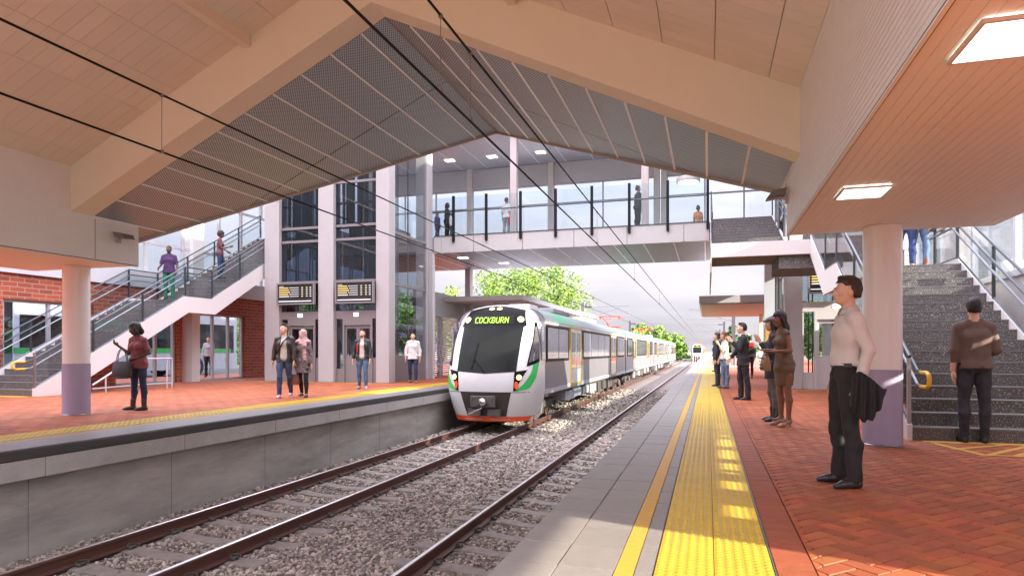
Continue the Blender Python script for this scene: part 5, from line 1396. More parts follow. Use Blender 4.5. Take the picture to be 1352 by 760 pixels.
    for sd in 'lr':
        an = J[sd + 'an']; bod.append(cap(an + np.array([0, 0, -.03]) * s, an + fdir[sd] * .12 * s + np.array([0, 0, -.055]) * s, .033 * s, .022 * s))
        bod.append(cap(an, an + np.array([0, .02, -.035]) * s, .036 * s, .03 * s))
    bf = smin(bod, .024)
    bl = J['nb'][2]
    hh = [(bf, vox), (hn, min(vox * .62, .009)), (hand('l'), min(.007, vox * .5)), (hand('r'), min(.007, vox * .5))]
    mesh_from(hh, 'body', 'skin_' + skin, t)
    # eyes, brows
    if vox < .016:
        e = MB()
        for q in (-1, 1):
            c = hp_(q * .031, -.0805, .012); f = hR @ np.array([0, -1, 0])
            rr = .0102 * s; vs = []; fc = []
            for i in range(7):
                for j in range(10):
                    th_ = math.pi * i / 6; ph = 2 * math.pi * j / 10; vs.append(c + rr * np.array([math.sin(th_) * math.cos(ph), math.sin(th_) * math.sin(ph), math.cos(th_)]))
            for i in range(6):
                for j in range(10): fc.append((i * 10 + j, i * 10 + (j + 1) % 10, (i + 1) * 10 + (j + 1) % 10, (i + 1) * 10 + j))
            e.raw(vs, fc, 0)
            c2 = c + f * .0075 * s; vs = [c2 + (v - c) * .58 for v in vs]; e.raw(vs, fc, 1)
        ew = mat('eye_white', (.6, .57, .53), .3) if 'eye_white' not in bpy.data.materials else bpy.data.materials['eye_white']
        ei = mat('iris', (.03, .018, .01), .2) if 'iris' not in bpy.data.materials else bpy.data.materials['iris']
        e.build('eyes', [ew, ei], t, local=True, smooth='all')
        bro = smin([cap(hp_(q * .014, -.096, .032), hp_(q * .046, -.082, .036), .0042 * s, .003 * s) for q in (-1, 1)], .002)
        mesh_from([(bro, .0045)], 'eyebrows', cloth(tuple(v * .8 for v in hair[1]) if hair and hair[0] != 'hijab' else (.02, .015, .01)), t, pad=.012)
        lip = smin([hell(0, -.0965, -.0525, .021, .007, .0042), hell(0, -.094, -.0605, .018, .008, .005)], .002)
        mesh_from([(lip, .004)], 'lips', cloth(tuple(np.array(SK[skin]) * (.85, .55, .6)), .5, .02), t, pad=.012)
    # ---------- hair
    hk, hcol = hair[0], hair[1]; hcm = cloth(hcol, .55, .35, 30)
    def hair_shell(e, front=.052, back=-.055, side=.0):
        base = smin([hell(0, .020, .040, .077 + e * .45, .097 + e * .75, .087 + e * 1.15), hell(0, .048, -.012, .068 + e * .45, .062 + e * .7, .066 + e * .6)], .02)
        def f(p):
            q = (p - hc) @ hR / s
            fr = np.where(q[:, 1] < -.02, front + .25 * (q[:, 1] + .02) * -1 * 0 - q[:, 2], 1)   # above hairline in front
            allowed = np.minimum(front + .35 * np.clip(np.abs(q[:, 0]) - .025, 0, .05) * (q[:, 1] < -.04) - .9 * np.clip(q[:, 1] + .06, 0, .03) - q[:, 2], np.maximum(.018 - q[:, 1] + side, np.where(q[:, 1] < .04, back + .02, back) - q[:, 2]))
            allowed = allowed + .004 * np.sin(q[:, 0] * 260 + 3 * np.sin(q[:, 1] * 90)) + .003 * np.sin(q[:, 0] * 530)
            return np.maximum(base(p), allowed * s)
        f.bb = (hc - .16 * s, hc + .17 * s); return f
    if hk in ('short', 'quiff', 'crop'):
        e = {'short': .014, 'quiff': .017, 'crop': .006}[hk]
        f0 = hair_shell(e, .082, -.05)
        if hk != 'crop':
            f0b = smin([f0, hell(.005, -.035, .120, .046, .034, .018), hell(.02, -.01, .122, .05, .055, .016)], .010)
        else: f0b = f0
        f1 = folds(f0b, .0042 * s, 110, 3, (1.2, .45, .5)); f1.bb = (hc - .17 * s, hc + .18 * s)
        mesh_from([(f1, min(vox * .6, .008))], 'hair', hcm, t)
    elif hk in ('long', 'bob', 'bun', 'tail'):
        fs = [hair_shell(.018, .068, -.06)]
        if hk == 'long':
            d = np.array([0, .0, -1.]); b0 = hp_(0, .06, 0)
            fs += [cap(hp_(0, .055, .0), hp_(0, .055, 0) + np.array([0, .05, -.17]) * s, .078 * s, .082 * s, 1.15, .7), cap(hp_(0, .055, 0) + np.array([0, .05, -.17]) * s, hp_(0, .055, 0) + np.array([0, .065, -.36]) * s, .08 * s, .045 * s, 1.2, .55)]
            for q in (-1, 1): fs.append(cap(hp_(q * .072, .0, .02), hp_(q * .09, .015, -.16), .026 * s, .022 * s))
        if hk == 'bob':
            for q in (-1, 1): fs.append(cap(hp_(q * .07, .01, .02), hp_(q * .078, .015, -.09), .032 * s, .030 * s))
            fs.append(cap(hp_(0, .075, .0), hp_(0, .085, -.09), .062 * s, .055 * s, 1.2, .8))
        if hk == 'bun': fs.append(ell(hp_(0, .075, .115), np.array([.04, .04, .035]) * s))
        if hk == 'tail': fs.append(cap(hp_(0, .11, .03), hp_(0, .14, -.15), .03 * s, .02 * s))
        f1 = folds(smin(fs, .012), .004 * s, 80, 4, (1, 1, .25)); f1.bb = (np.minimum(hc - .17 * s, f1.bb[0]), np.maximum(hc + .18 * s, f1.bb[1]))
        mesh_from([(f1, min(vox * .7, .010))], 'hair', hcm, t)
    elif hk in ('afro', 'curly'):
        f0 = hair_shell(.036 if hk == 'afro' else .026, .05, -.075, -.012 if hk == 'afro' else 0)
        f1 = folds(f0, .008 * s, 120, 5, (1, 1, 1)); f1.bb = (hc - .2 * s, hc + .2 * s)
        mesh_from([(f1, min(vox * .7, .010))], 'hair', hcm, t)
    elif hk == 'hijab':
        base = smin([hell(0, .015, .03, .094, .112, .104), cap(hp_(0, .02, -.06), nb + np.array([0, 0, .02]), .088 * s, .10 * s, 1.1, 1.05), cap(nb + np.array([-.13, 0, -.035]) * s, nb + np.array([.13, 0, -.035]) * s, .075 * s, .075 * s, 1, 1.25), cap(nb + np.array([.06, -.115, -.06]) * s, nb + np.array([.10, -.15, -.50]) * s, .055 * s, .05 * s, 1, .4), cap(nb + np.array([-.07, -.08, -.04]) * s, nb + np.array([.07, -.12, -.12]) * s, .05 * s, .055 * s)], .03)
        def fh(p):
            q = (p - hp_(0, -.10, -.012)) @ hR / s
            fo = 1 - np.sqrt((q[:, 0] / .052) ** 2 + (q[:, 1] / .09) ** 2 + (q[:, 2] / .080) ** 2)
            return np.maximum(base(p), fo * .05)
        fh.bb = base.bb; f1 = folds(fh, .006 * s, 50, 6, (1, 1, 1.2))
        mesh_from([(f1, .011)], 'headscarf', cloth(hcol, .85, .08), t)
    if hair and len(hair) > 2 and hair[2] == 'cap':
        f0 = smin([hell(0, .018, .075, .098, .112, .058), cap(hp_(-.045, -.10, .062), hp_(.045, -.10, .062), .018 * s, .018 * s, 1, 2.0)], .015)
        mesh_from([(f0, .009)], 'flat_cap', cloth((.13, .12, .12)), t)
    if beard:
        f0 = smin([hell(0, -.055, -.082, .042, .042, .032), hell(0, -.03, -.062, .060, .052, .035)], .01)
        mesh_from([(folds(f0, .002, 120, 2), .008)], 'beard', hcm, t)
    # ---------- top
    def cut_neck(f, r=.066, up=.0, vneck=0.0, side=0):
        c0 = nb + lean * .03 * s
        def g_(p):
            d = f(p); q = p - c0
            e = np.linalg.norm(q * np.array([1, 1, .8]), axis=1) - r * s
            d = np.maximum(d, -e)
            return np.maximum(d, (p - (nb + lean * (.035 + up) * s)) @ lean)
        g_.bb = f.bb; return g_
    if top:
        e = top.get('e', .014); hem = top.get('hem', -.06)   # hem relative to pelvis centre
        fs = torso(e)
        low = pel + np.array([0, 0, hem * s])
        if hem < -.02: fs.append(cap(pel, low, (.100 if fem else .096) * g + e, (.100 if fem else .100) * g + e * 1.1, 1.6, 1.15))
        ft = smin(fs, .022)
        def ftc(p, ft=ft): return np.maximum(ft(p), low[2] - p[:, 2])
        ftc.bb = ft.bb; fs = [ftc]
        if sl > 0:
            for sd in 'lr': fs += arm(sd, e * .9, sl, e * .8)
        f0 = smin(fs, .016)
        f0 = folds(f0, top.get('fold', .0045), 30, 11)
        f0 = cut_neck(f0, .064)
        def f1(p, f0=f0):
            d = f0(p)
            for sd in 'lr':
                if sl <= 0: continue
                sh, el, wr = J[sd + 'sh'], J[sd + 'el'], J[sd + 'wr']
                if sl > .5: o_ = el + (wr - el) * (min(sl, 1) - .5) * 2; dd = U(wr - el)
                else: o_ = sh + (el - sh) * sl * 2; dd = U(el - sh)
                q = (p - o_) @ dd
                near = np.linalg.norm(p - o_, axis=1) < .10
                d = np.where(near, np.maximum(d, q), d)
            return d
        f1.bb = f0.bb
        nm = top.get('name', 'shirt')
        inner = top.get('inner')
        if inner:
            # open jacket: cut a wedge down the front
            gap = top.get('gap', .055); mid = ch + np.array([0, -.2, 0])
            def f2(p, f1=f1):
                q = (p - ch)
                wdt = gap + .05 * np.clip((ch[2] - p[:, 2]) * 1.2, -.3, .25)
                wedge = np.maximum(np.abs(q @ sidev) - wdt, q[:, 1] + .01)
                return np.maximum(f1(p), -wedge)
            f2.bb = f0.bb
            mesh_from([(f2, vox)], nm, cloth(top['c'], top.get('r', .8)), t)
            fi = smin(torso(e * .35), .026); lowi = pel[2] + (hem + .02) * s
            fi = cut_neck(fi, .060)
            def f3(p): return np.maximum(fi(p), lowi - p[:, 2])
            f3.bb = fi.bb; mesh_from([(f3, vox)], 'shirt', cloth(inner), t)
        else:
            cm = cloth(top['c'], top.get('r', .85), top.get('var', .06), top.get('vs', 9))
            mesh_from([(f1, vox)], nm, cm, t)
        if top.get('collar'):
            cc = top.get('cc', top['c']); b = MB()
            for q in (-1, 1):
                pts_in = []; 
                th_ = np.linspace(0, math.pi * .93, 10)
                ring0 = []; ring1 = []
                for a_ in th_:
                    x = q * math.sin(a_) * .066 * s * g / s; y = math.cos(a_) * .068 * s
                    c0 = nb + lean * .048 * s + np.array([x, y, -.022 * (a_ / math.pi) * s]); c1 = nb + lean * (.003 - .030 * (a_ / math.pi) ** 3) * s + np.array([x * 1.36, y * 1.32, -.018 * (a_ / math.pi) * s])
                    ring0.append(c0); ring1.append(c1)
                b.grid(np.array([ring0, ring1]))
            o = b.build('collar', cloth(cc), t, local=True, smooth='all'); md = o.modifiers.new('s', 'SOLIDIFY'); md.thickness = .006
        if top.get('stripe'):
            pass
    # ---------- bottom
    if bottom:
        k = bottom['k']; c = cloth(bottom['c'], bottom.get('r', .85), bottom.get('var', .12), 7)
        if k == 'skirt':
            e = bottom.get('e', .016); hem = bottom.get('hem', .50)
            kl = pel + np.array([0, 0, -hem * s])
            f0 = smin([cap(pel + lean * .1 * s, pel + np.array([0, 0, -.08 * s]), .088 * g + e, .108 * g + e, 1.5, 1.15), cap(pel + np.array([0, 0, -.08 * s]), kl, .108 * g + e, .085 * g + e, 1.45, 1.15)], .02)
            f0 = folds(f0, .004, 26, 9)
            def f1(p): return np.maximum(np.maximum(f0(p), kl[2] - p[:, 2]), p[:, 2] - (pel[2] + .16 * s))
            f1.bb = f0.bb; mesh_from([(f1, vox)], 'skirt', c, t)
        else:
            e, e2 = {'slim': (.008, .009), 'jeans': (.006, .014), 'suit': (.010, .027), 'leg': (.004, .005)}[k]
            top_z = pel[2] + .085 * s
            fs = torso(e * .6)[:1] + torso(e * .6)[-2:] + leg('l', e, 1, e2) + leg('r', e, 1, e2)
            f0 = smin(fs, .02); f0 = folds(f0, {'slim': .0045, 'jeans': .006, 'suit': .006, 'leg': .002}[k], 34, 13, (1, 1, .8))
            zl = bottom.get('low', .03 if k == 'suit' else .06) * s
            def f1(p):
                d = np.maximum(f0(p), p[:, 2] - top_z)
                for sd in 'lr':
                    an = J[sd + 'an']; near = np.linalg.norm(p - an, axis=1) < .16 * s
                    dd = U(J[sd + 'an'] - J[sd + 'kn']); q = (p - (an + dd * (.085 * s - zl - .02 * s))) @ dd
                    d = np.where(near, np.maximum(d, q), d)
                return d
            f1.bb = (f0.bb[0] - .03, f0.bb[1])
            mesh_from([(f1, vox)], 'trousers', c, t)
    # ---------- shoes
    if shoes is not None and feet:
        sd_ = shoes if isinstance(shoes, dict) else dict(c=shoes)
        hi = sd_.get('boot', 0)
        for sd in 'lr':
            an = J[sd + 'an']; fd = fdir[sd]; up = np.array([0, 0, 1.])
            shank = U(J[sd + 'kn'] - an); gz = an[2] - .085 * s - heel
            tilt = sd_.get('tilt' + sd, 0)
            hb = an + np.array([0, 0, -.05 * s]) - fd * .035 * s; toe = an + fd * .165 * s + np.array([0, 0, (-.062 * s - heel)])
            ball = an + fd * .10 * s + np.array([0, 0, -.05 * s - heel * .9])
            fs = [cap(hb, ball, .036 * s, .036 * s, 1, 1), cap(ball, toe, .036 * s, .022 * s, 1.1, 1.1), cap(an + np.array([0, 0, -.03 * s]), ball, .040 * s, .030 * s)]
            if hi: fs.append(cap(an + np.array([0, 0, -.03 * s]), an + shank * hi * s, .046 * s, .054 * s))
            f0 = smin(fs, .014)
            def f1(p, f0=f0, gz=gz, hb=hb, an=an, fd=fd):
                solez = gz + .0
                if heel:
                    x = (p - an) @ fd; solez = gz + heel * np.clip(1 - (x + .01) / (.10 * s), 0, 1)
                return np.maximum(f0(p), (solez - p[:, 2]))
            f1.bb = f0.bb
            so_ = mesh_from([(f1, min(vox * .8, .010))], 'shoe', cloth(sd_['c'], sd_.get('r', .4), .1), t)
            if heel:
                b = MB(); h0 = an - fd * .03 * s; b.tube([tuple(np.array([h0[0], h0[1], gz])), tuple(np.array([h0[0], h0[1], gz + heel + .02]))], .014 * s, 8, 0, .024 * s); b.build('heel', cloth(sd_.get('hc', sd_['c']), .5), so_, local=True)
    t['_h'] = 0; del t['_h']
    return t, J, s

def tote(label, loc, rz, w_, h_, d_, c, strap=.22, thick=.008, top=None, name='handbag'):
    """bag whose strap top is at loc"""
    t = thing(name, label, 'bag', loc, rz)
    z1 = -strap; z0 = z1 - h_; b = MB()
    n = 8; P = []
    for z, kx, ky in ((z0, .92, .9), (z0 + .02, 1.0, 1.0), (z0 + h_ * .4, 1.03, .95), (z1 - .02, .9, .5), (z1, .86, .35)):
        P.append([(w_ / 2 * kx * math.copysign(abs(math.cos(a)) ** .5, math.cos(a)), d_ / 2 * ky * math.copysign(abs(math.sin(a)) ** .5, math.sin(a)), z) for a in np.linspace(0, 2 * math.pi, 25)])
    b.grid(np.array(P)); b.raw(P[0][:-1], [tuple(range(24))]); b.raw(P[-1][:-1], [tuple(range(24))]); b.build('bag_body', cloth(c, .5), t, local=True, smooth=True)
    for q in (-1, 1):
        b = MB(); b.tube([(w_ * .28 * math.cos(a), q * d_ * .12, z1 - .01 + (strap + .01) * math.sin(a)) for a in np.linspace(math.pi, 0, 11)], thick, 6); b.build('handle', cloth(tuple(v * .7 for v in c), .5), t, local=True)
    return t
FACE = lambda dx, dy: math.atan2(dx, -dy)        # rz so that the person faces world direction (dx,dy)

# 1 main man, pale shirt, facing left with hands in pockets and jacket over the arm
tm, J, s = person('man in a pale grey shirt and black trousers standing by the right column', (1.13, 6.17, 0), FACE(-1, -.10), 1.77, skin='light', vox=.010,
    pose=dict(lean=(0, .05, 1), lt=(.06, .02, -1), ls=(.03, .06, -1), rt=(-.05, -.09, -1), rs=(-.02, .06, -1), lu=(.16, .36, -1), lf=(.04, -.30, -1), ru=(-.2, .30, -1), rf=(.02, -.50, -1), yaw=.05, pitch=.02, lfoot=.30, rfoot=-.1),
    top=dict(c=(.62, .58, .55), sleeve=.97, e=.014, hem=.080, collar=True, fold=.006), bottom=dict(k='suit', c=(.022, .020, .020)), shoes=dict(c=(.03, .028, .03), r=.25), hair=('quiff', (.035, .018, .010)))
# belt
mb = MB(); pel = J['pel']; mb.lathe([(.160, 0), (.160, .034)], 0, 0, 28); 
o = mb.build('belt', cloth((.02, .018, .018), .4), tm, local=True, smooth=True); o.location = (pel[0], pel[1] + .004, pel[2] + .066); o.scale = (1, .74, 1)
# jacket draped over the left forearm
jt = thing('jacket', 'black jacket hanging over the left arm of the man in the pale shirt', 'jacket', (1.13, 6.17, 0), FACE(-1, -.10))
w0 = J['lwr']; e0 = J['lel']
b = MB(); nu, nv = 44, 14; G0 = np.zeros((nu + 1, nv + 1, 3)); G1 = G0.copy()
for i in range(nu + 1):
    u = i / nu; yy = -.075 + .235 * u
    zt = .065 - .20 * max(0, u - .25) ** 1.2 - .9 * max(0, .25 - u) ** 2; zb_ = -.22 - .13 * math.sin(math.pi * min(1, u * 1.15)) + .06 * u * u + .012 * math.sin(u * 31)
    if u > .8: zb_ += (u - .8) * .45
    for j in range(nv + 1):
        v = j / nv; z = zt + (zb_ - zt) * v; rp = .016 * v ** .7 * math.sin(u * 23 + 1.2 * v) + .008 * math.sin(u * 47 + 3 * v)
        w_ = .042 * math.sin(math.pi * min(1, .12 + .6 * v + .0)) ** .5 * (1 - .75 * max(0, (u - .6) / .4) ** 2)
        y2 = yy + .05 * v * (u - .3)
        G0[i, j] = w0 + np.array([.045 + w_ + rp, y2, z]); G1[i, j] = w0 + np.array([.045 - w_ * .5 + rp * .4, y2, z])
b.grid(G0); b.grid(G1[::-1]); b.grid(np.stack([G1[:, 0], G0[:, 0]])); b.grid(np.stack([G0[:, -1], G1[:, -1]])); b.grid(np.stack([G0[0], G1[0]])); b.grid(np.stack([G1[-1], G0[-1]]))
LOC[jt.name] = Vector((0, 0, 0)); b.build('jacket_cloth', cloth((.014, .013, .014), .8), jt, local=True, smooth='all')

# 2 man at the stair foot, seen from behind
person('man seen from behind in a brown jumper at the granite stair', (3.2, 9.5, 0), FACE(.03, 1), 1.80, skin='light', vox=.012,
    pose=dict(lu=(.16, .04, -1), lf=(.03, -.10, -1), ru=(-.24, .04, -1), rf=(.12, -.8, -.25), lt=(.05, 0, -1), rt=(-.05, 0, -1), pitch=-.08, yaw=-.15),
    top=dict(c=(.125, .085, .07), sleeve=.80, e=.020, hem=-.03, name='jumper', fold=.006), bottom=dict(k='slim', c=(.028, .030, .040), var=.5), shoes=dict(c=(.018, .016, .016), boot=.14, r=.6), hair=('short', (.012, .010, .010)))
# 3/4 couple on the stair landing
person('person in dark blue jeans standing on the stair landing, nearer the column', (3.80, 14.75, 2.805), FACE(.5, 1), 1.78, skin='light', vox=.018, pose=dict(lt=(.05, .1, -1), rt=(-.03, -.1, -1)),
    top=dict(c=(.03, .04, .09), e=.02), bottom=dict(k='jeans', c=(.035, .06, .17)), shoes=(.02, .02, .02))
person('person in pale blue jeans and tan boots standing on the stair landing', (4.08, 14.95, 2.805), FACE(-.6, -1), 1.70, fem=True, skin='light', vox=.018, pose=dict(lt=(.07, .05, -1), rt=(-.05, -.05, -1)),
    top=dict(c=(.40, .05, .04), e=.02, hem=-.02), bottom=dict(k='jeans', c=(.16, .24, .38)), shoes=dict(c=(.35, .12, .04), boot=.12), hair=('long', (.05, .02, .01)))
# 5 woman in brown dress
tw, J, s = person('woman in a brown sleeveless dress and wedge sandals with long black hair', (1.12, 10.75, 0), FACE(-1, -.35), 1.70, fem=True, skin='brown', vox=.012, fat=1.05,
    pose=dict(lean=(0, -.05, 1), lu=(.18, .10, -1), lf=(-.35, -1, -.05), ru=(-.15, -.05, -1), rf=(.30, -1, .05), pitch=.30, yaw=.1, lt=(.03, .02, -1), rt=(-.03, -.06, -1), rs=(0, .06, -1), lpn=(-.3, 0, 1), rpn=(.3, 0, 1), lcurl=.9, rcurl=.9),
    top=dict(c=(.15, .092, .06), sleeve=0, e=.008, hem=-.05, name='dress_top', fold=.003), bottom=dict(k='skirt', c=(.15, .092, .06), hem=.36), shoes=dict(c=(.42, .26, .17), heel=True), hair=('long', (.008, .006, .006)))
wl = tw.matrix_basis @ Vector(J['lwr'] + np.array([-.04, -.10, -.02]))
tote('patterned woven bag held in front by the woman in the brown dress', tuple(wl), FACE(-1, -.35), .20, .22, .12, (.30, .18, .10), .05)
b = MB(); M['zig'] = cloth((.45, .33, .22)); M['zigd'] = cloth((.03, .02, .02)); M['zigr'] = cloth((.40, .07, .03))
bg_o = [o for o in COL.objects if o.get('label', '').startswith('patterned woven bag')][0]
for k, mm_ in enumerate(('zigd', 'zig', 'zigr', 'zigd')):
    b = MB(); z = -.09 - k * .05; m_ = 12
    for sgn in (-1, 1):
        for i in range(m_):
            xa = -.08 + .16 * i / m_; xb = xa + .16 / m_; za = z + (.008 if i % 2 else -.008); zb_ = z + (-.008 if i % 2 else .008); yy = sgn * .064
            b.raw([(xa, yy, za), (xb, yy, zb_), (xb, yy, zb_ + .022), (xa, yy, za + .022)], [(0, 1, 2, 3)])
    b.build('pattern_band', mm_, bg_o, local=True)
# 6 woman with cap behind her
person('woman in a grey cap and dark jacket behind the woman in brown', (1.03, 11.45, 0), FACE(-1, .1), 1.70, fem=True, skin='light', vox=.014,
    pose=dict(lu=(.15, -.25, -1), lf=(-.1, -.6, .9), ru=(-.15, -.35, -1), rf=(.1, -.5, .8), pitch=.1, lt=(.02, .06, -1), rt=(-.02, -.08, -1), rs=(0, .08, -1)),
    top=dict(c=(.035, .033, .04), e=.020, hem=-.22, name='jacket', sleeve=.95), bottom=dict(k='slim', c=(.12, .115, .12)), shoes=dict(c=(.03, .025, .025), boot=.14), hair=('bob', (.02, .012, .01), 'cap'))
# 7 suit man on phone
tsu, J, s = person('man in a black suit holding a phone to his ear on the right platform', (.80, 16.3, 0), FACE(-1, -.15), 1.80, skin='light', vox=.014,
    pose=dict(lean=(0, -.03, 1), lu=(.14, -.45, -1), lf=(-.2, -.75, .95), ru=(-.2, -.30, -1), rf=(.1, -.5, -.6), lt=(.03, .12, -1), ls=(.02, .10, -1), rt=(-.03, -.12, -1), rs=(0, .06, -1), yaw=-.1, lcurl=1.0, lpn=(-1, 0, .2)),
    top=dict(c=(.014, .014, .016), e=.022, hem=-.16, name='suit_jacket', inner=(.6, .6, .6), gap=.02, collar=True, cc=(.6, .6, .6), sleeve=.97), bottom=dict(k='suit', c=(.014, .014, .016)), shoes=(.02, .02, .02), hair=('short', (.02, .012, .01)))
ph = tsu.matrix_basis @ Vector(J['lwr'] + np.array([-.03, -.03, .06]))
o = MB().bbox(-.035, .035, -.006, .006, -.07, .07, .004).build('phone', 'black'); o.location = ph; o.rotation_euler = (0, .3, FACE(-1, -.15) + .8); props(o, 'dark mobile phone in the hand of the man in the black suit', 'phone')
# 8 woman white top and jeans on phone
person('woman in a white top and blue jeans holding a phone to her face', (.50, 21.2, 0), FACE(-1, -.3), 1.72, fem=True, skin='light', vox=.015,
    pose=dict(lu=(.15, -.5, -1), lf=(-.1, -.5, 1), ru=(-.15, -.1, -1), rf=(0, -.4, -1), lt=(.04, .10, -1), rt=(-.02, -.06, -1), pitch=.1), top=dict(c=(.66, .62, .52), e=.014, sleeve=.45, hem=-.03), bottom=dict(k='jeans', c=(.10, .15, .22), var=.4), shoes=(.05, .06, .09), hair=('bob', (.26, .10, .05)))
person('person in dark clothes mostly hidden behind the woman in the white top', (.30, 22.3, 0), FACE(-1, .2), 1.72, skin='light', vox=.018, top=dict(c=(.04, .045, .06), e=.02), bottom=dict(k='suit', c=(.03, .035, .05)), shoes=(.02, .02, .02), hair=('short', (.09, .04, .02)))
person('woman in a denim blue jacket standing far along the right platform near its edge', (.36, 38.0, 0), FACE(-1, 0), 1.70, fem=True, skin='brown', vox=.02, top=dict(c=(.06, .08, .13), e=.02), bottom=dict(k='slim', c=(.05, .03, .04)), shoes=(.02, .02, .02), hair=('curly', (.01, .01, .01)))
person('person in pale blue far along the right platform beside the denim jacket', (.72, 40.5, 0), FACE(-1, .3), 1.70, skin='light', vox=.02, top=dict(c=(.25, .32, .42), e=.02), bottom=dict(k='jeans', c=(.22, .28, .38)), shoes=(.3, .3, .3), hair=('short', (.02, .015, .01)))
tb, J, s = person('person with a red backpack standing behind the man in the black suit', (1.72, 29.6, 0), FACE(-.3, 1), 1.78, skin='light', vox=.018, pose=dict(lt=(.04, .1, -1), rt=(-.04, -.1, -1)), top=dict(c=(.10, .10, .09), e=.022), bottom=dict(k='slim', c=(.02, .02, .03)), shoes=(.02, .02, .02), hair=('short', (.03, .02, .01)))
bp_ = thing('backpack', 'red and black backpack worn by the person behind the man in the black suit', 'backpack', (1.76, 29.46, 1.28)); b = MB(); b.bbox(-.15, .15, -.14, .06, -.22, .22, .05); b.build('pack', cloth((.03, .03, .03)), bp_, local=True); MB().bbox(-.12, .12, -.17, -.10, .02, .2, .03).build('flap', cloth((.5, .02, .02)), bp_, local=True)

# left platform
tl, J, s = person('woman in a dusty pink top and blue leggings holding a dark handbag', (-10.62, 10.05, 0), FACE(.05, -1), 1.70, fem=True, skin='dark', vox=.011,
    pose=dict(yaw=-.85, pitch=.35, lu=(.38, .08, -1), lf=(-.75, -.55, -.42), ru=(-.25, -.02, -1), rf=(-.55, -.75, .75), lt=(.09, -.02, -1), ls=(.03, .03, -1), rt=(-.02, .02, -1), rs=(-.14, .05, -1), rcurl=1.2, lcurl=.9, rpn=(.3, 1, 0), lfoot=-.5, rfoot=-.8),
    top=dict(c=(.20, .065, .07), sleeve=.42, e=.016, hem=-.10, fold=.006), bottom=dict(k='leg', c=(.022, .03, .075), var=.3), shoes=dict(c=(.05, .033, .028), boot=.13), hair=('bob', (.008, .006, .006)))
wr = tl.matrix_basis @ Vector(J['lwr'] + np.array([-.20, -.02, .18]))
tote('dark grey handbag hanging in front of the woman in the dusty pink top', (wr[0] - .0, wr[1] - .1, wr[2]), FACE(.15, -1), .38, .30, .14, (.035, .033, .036), .24)

tc_, J, s = person('man in an open leather jacket walking with the woman in the pink headscarf', (-9.98, 13.75, 0), FACE(.42, -1), 1.82, skin='light', vox=.013,
    pose=dict(lean=(0, -.02, 1), lt=(.02, .12, -1), ls=(0, .50, -1), rt=(-.03, -.26, -1), rs=(0, .06, -1), lu=(.22, -.10, -1), lf=(.05, -.25, -1), ru=(-.28, .15, -1), rf=(-.12, -.15, -1), yaw=-.5, lfoot=0, rfoot=0),
    top=dict(c=(.035, .026, .022), e=.022, hem=-.08, name='leather_jacket', inner=(.50, .47, .42), gap=.07, r=.4, sleeve=1.0), bottom=dict(k='jeans', c=(.04, .065, .12), var=.3), shoes=dict(c=(.45, .44, .43)), hair=('short', (.025, .015, .010)))
MB().tube([tuple(J['lsh'] + np.array([-.05, -.05, .06])), tuple(J['ch'] + np.array([.0, -.155, .05])), tuple(J['pel'] + np.array([-.17, -.12, .10]))], .014, 6).build('shoulder_strap', 'black', tc_, local=True)
th, J, s = person('woman in a pink headscarf and patterned coat on the left platform', (-9.66, 14.05, 0), FACE(.25, -1), 1.68, fem=True, skin='light', vox=.013,
    pose=dict(lt=(.02, -.16, -1), ls=(0, .08, -1), rt=(-.02, .10, -1), rs=(0, .35, -1), lu=(.22, .06, -1), lf=(.10, -.1, -1), ru=(-.22, -.02, -1), rf=(-.1, -.12, -1), yaw=-.25, lfoot=.1, rfoot=-.1),
    top=dict(c=(.17, .14, .15), e=.024, hem=-.30, name='coat', var=.75, vs=22, sleeve=1.0), bottom=dict(k='leg', c=(.012, .012, .012)), shoes=dict(c=(.02, .025, .04)), hair=('hijab', (.50, .30, .29)))
wr = th.matrix_basis @ Vector(J['rwr'] + np.array([0, -.02, -.07]))
tote('brown leather bag carried between the couple on the left platform', tuple(wr), FACE(.3, -1), .28, .26, .12, (.17, .065, .04), .20)

tj, J, s = person('bearded man in an open black jacket and ripped jeans by the lift', (-10.05, 17.65, 0), FACE(.35, -1), 1.80, skin='light', vox=.014,
    pose=dict(lt=(.05, -.14, -1), ls=(0, .06, -1), rt=(-.05, .05, -1), rs=(0, .2, -1), lu=(.25, -.05, -1), lf=(.02, -.35, -1), ru=(-.28, .05, -1), rf=(-.12, -.2, -1), yaw=-.1),
    top=dict(c=(.018, .018, .02), e=.022, hem=-.08, name='black_jacket', inner=(.52, .45, .41), gap=.06, sleeve=1.0, r=.45), bottom=dict(k='slim', c=(.06, .11, .19), var=.55), shoes=dict(c=(.22, .24, .27)), hair=('quiff', (.03, .018, .012)), beard=True)
MB().tube([tuple(J['rsh'] + np.array([.05, .02, .06])), tuple(J['rsh'] + np.array([.03, -.11, -.10])), tuple(J['pel'] + np.array([-.14, -.12, .15]))], .016, 6).build('red_strap', cloth((.5, .02, .02)), tj, local=True)
person('man in a loose white shirt and navy jeans walking near the train', (-10.2, 21.5, 0), FACE(.35, -1), 1.80, skin='light', vox=.014,
    pose=dict(lt=(.05, -.12, -1), ls=(0, .08, -1), rt=(-.05, .08, -1), rs=(0, .2, -1), lu=(.28, .03, -1), lf=(.05, -.12, -1), ru=(-.28, .0, -1), rf=(-.04, -.15, -1)),
    top=dict(c=(.60, .58, .55), e=.024, hem=-.10, sleeve=.92, collar=True, fold=.007), bottom=dict(k='slim', c=(.02, .03, .07)), shoes=dict(c=(.20, .09, .045)), hair=('short', (.05, .02, .012)))
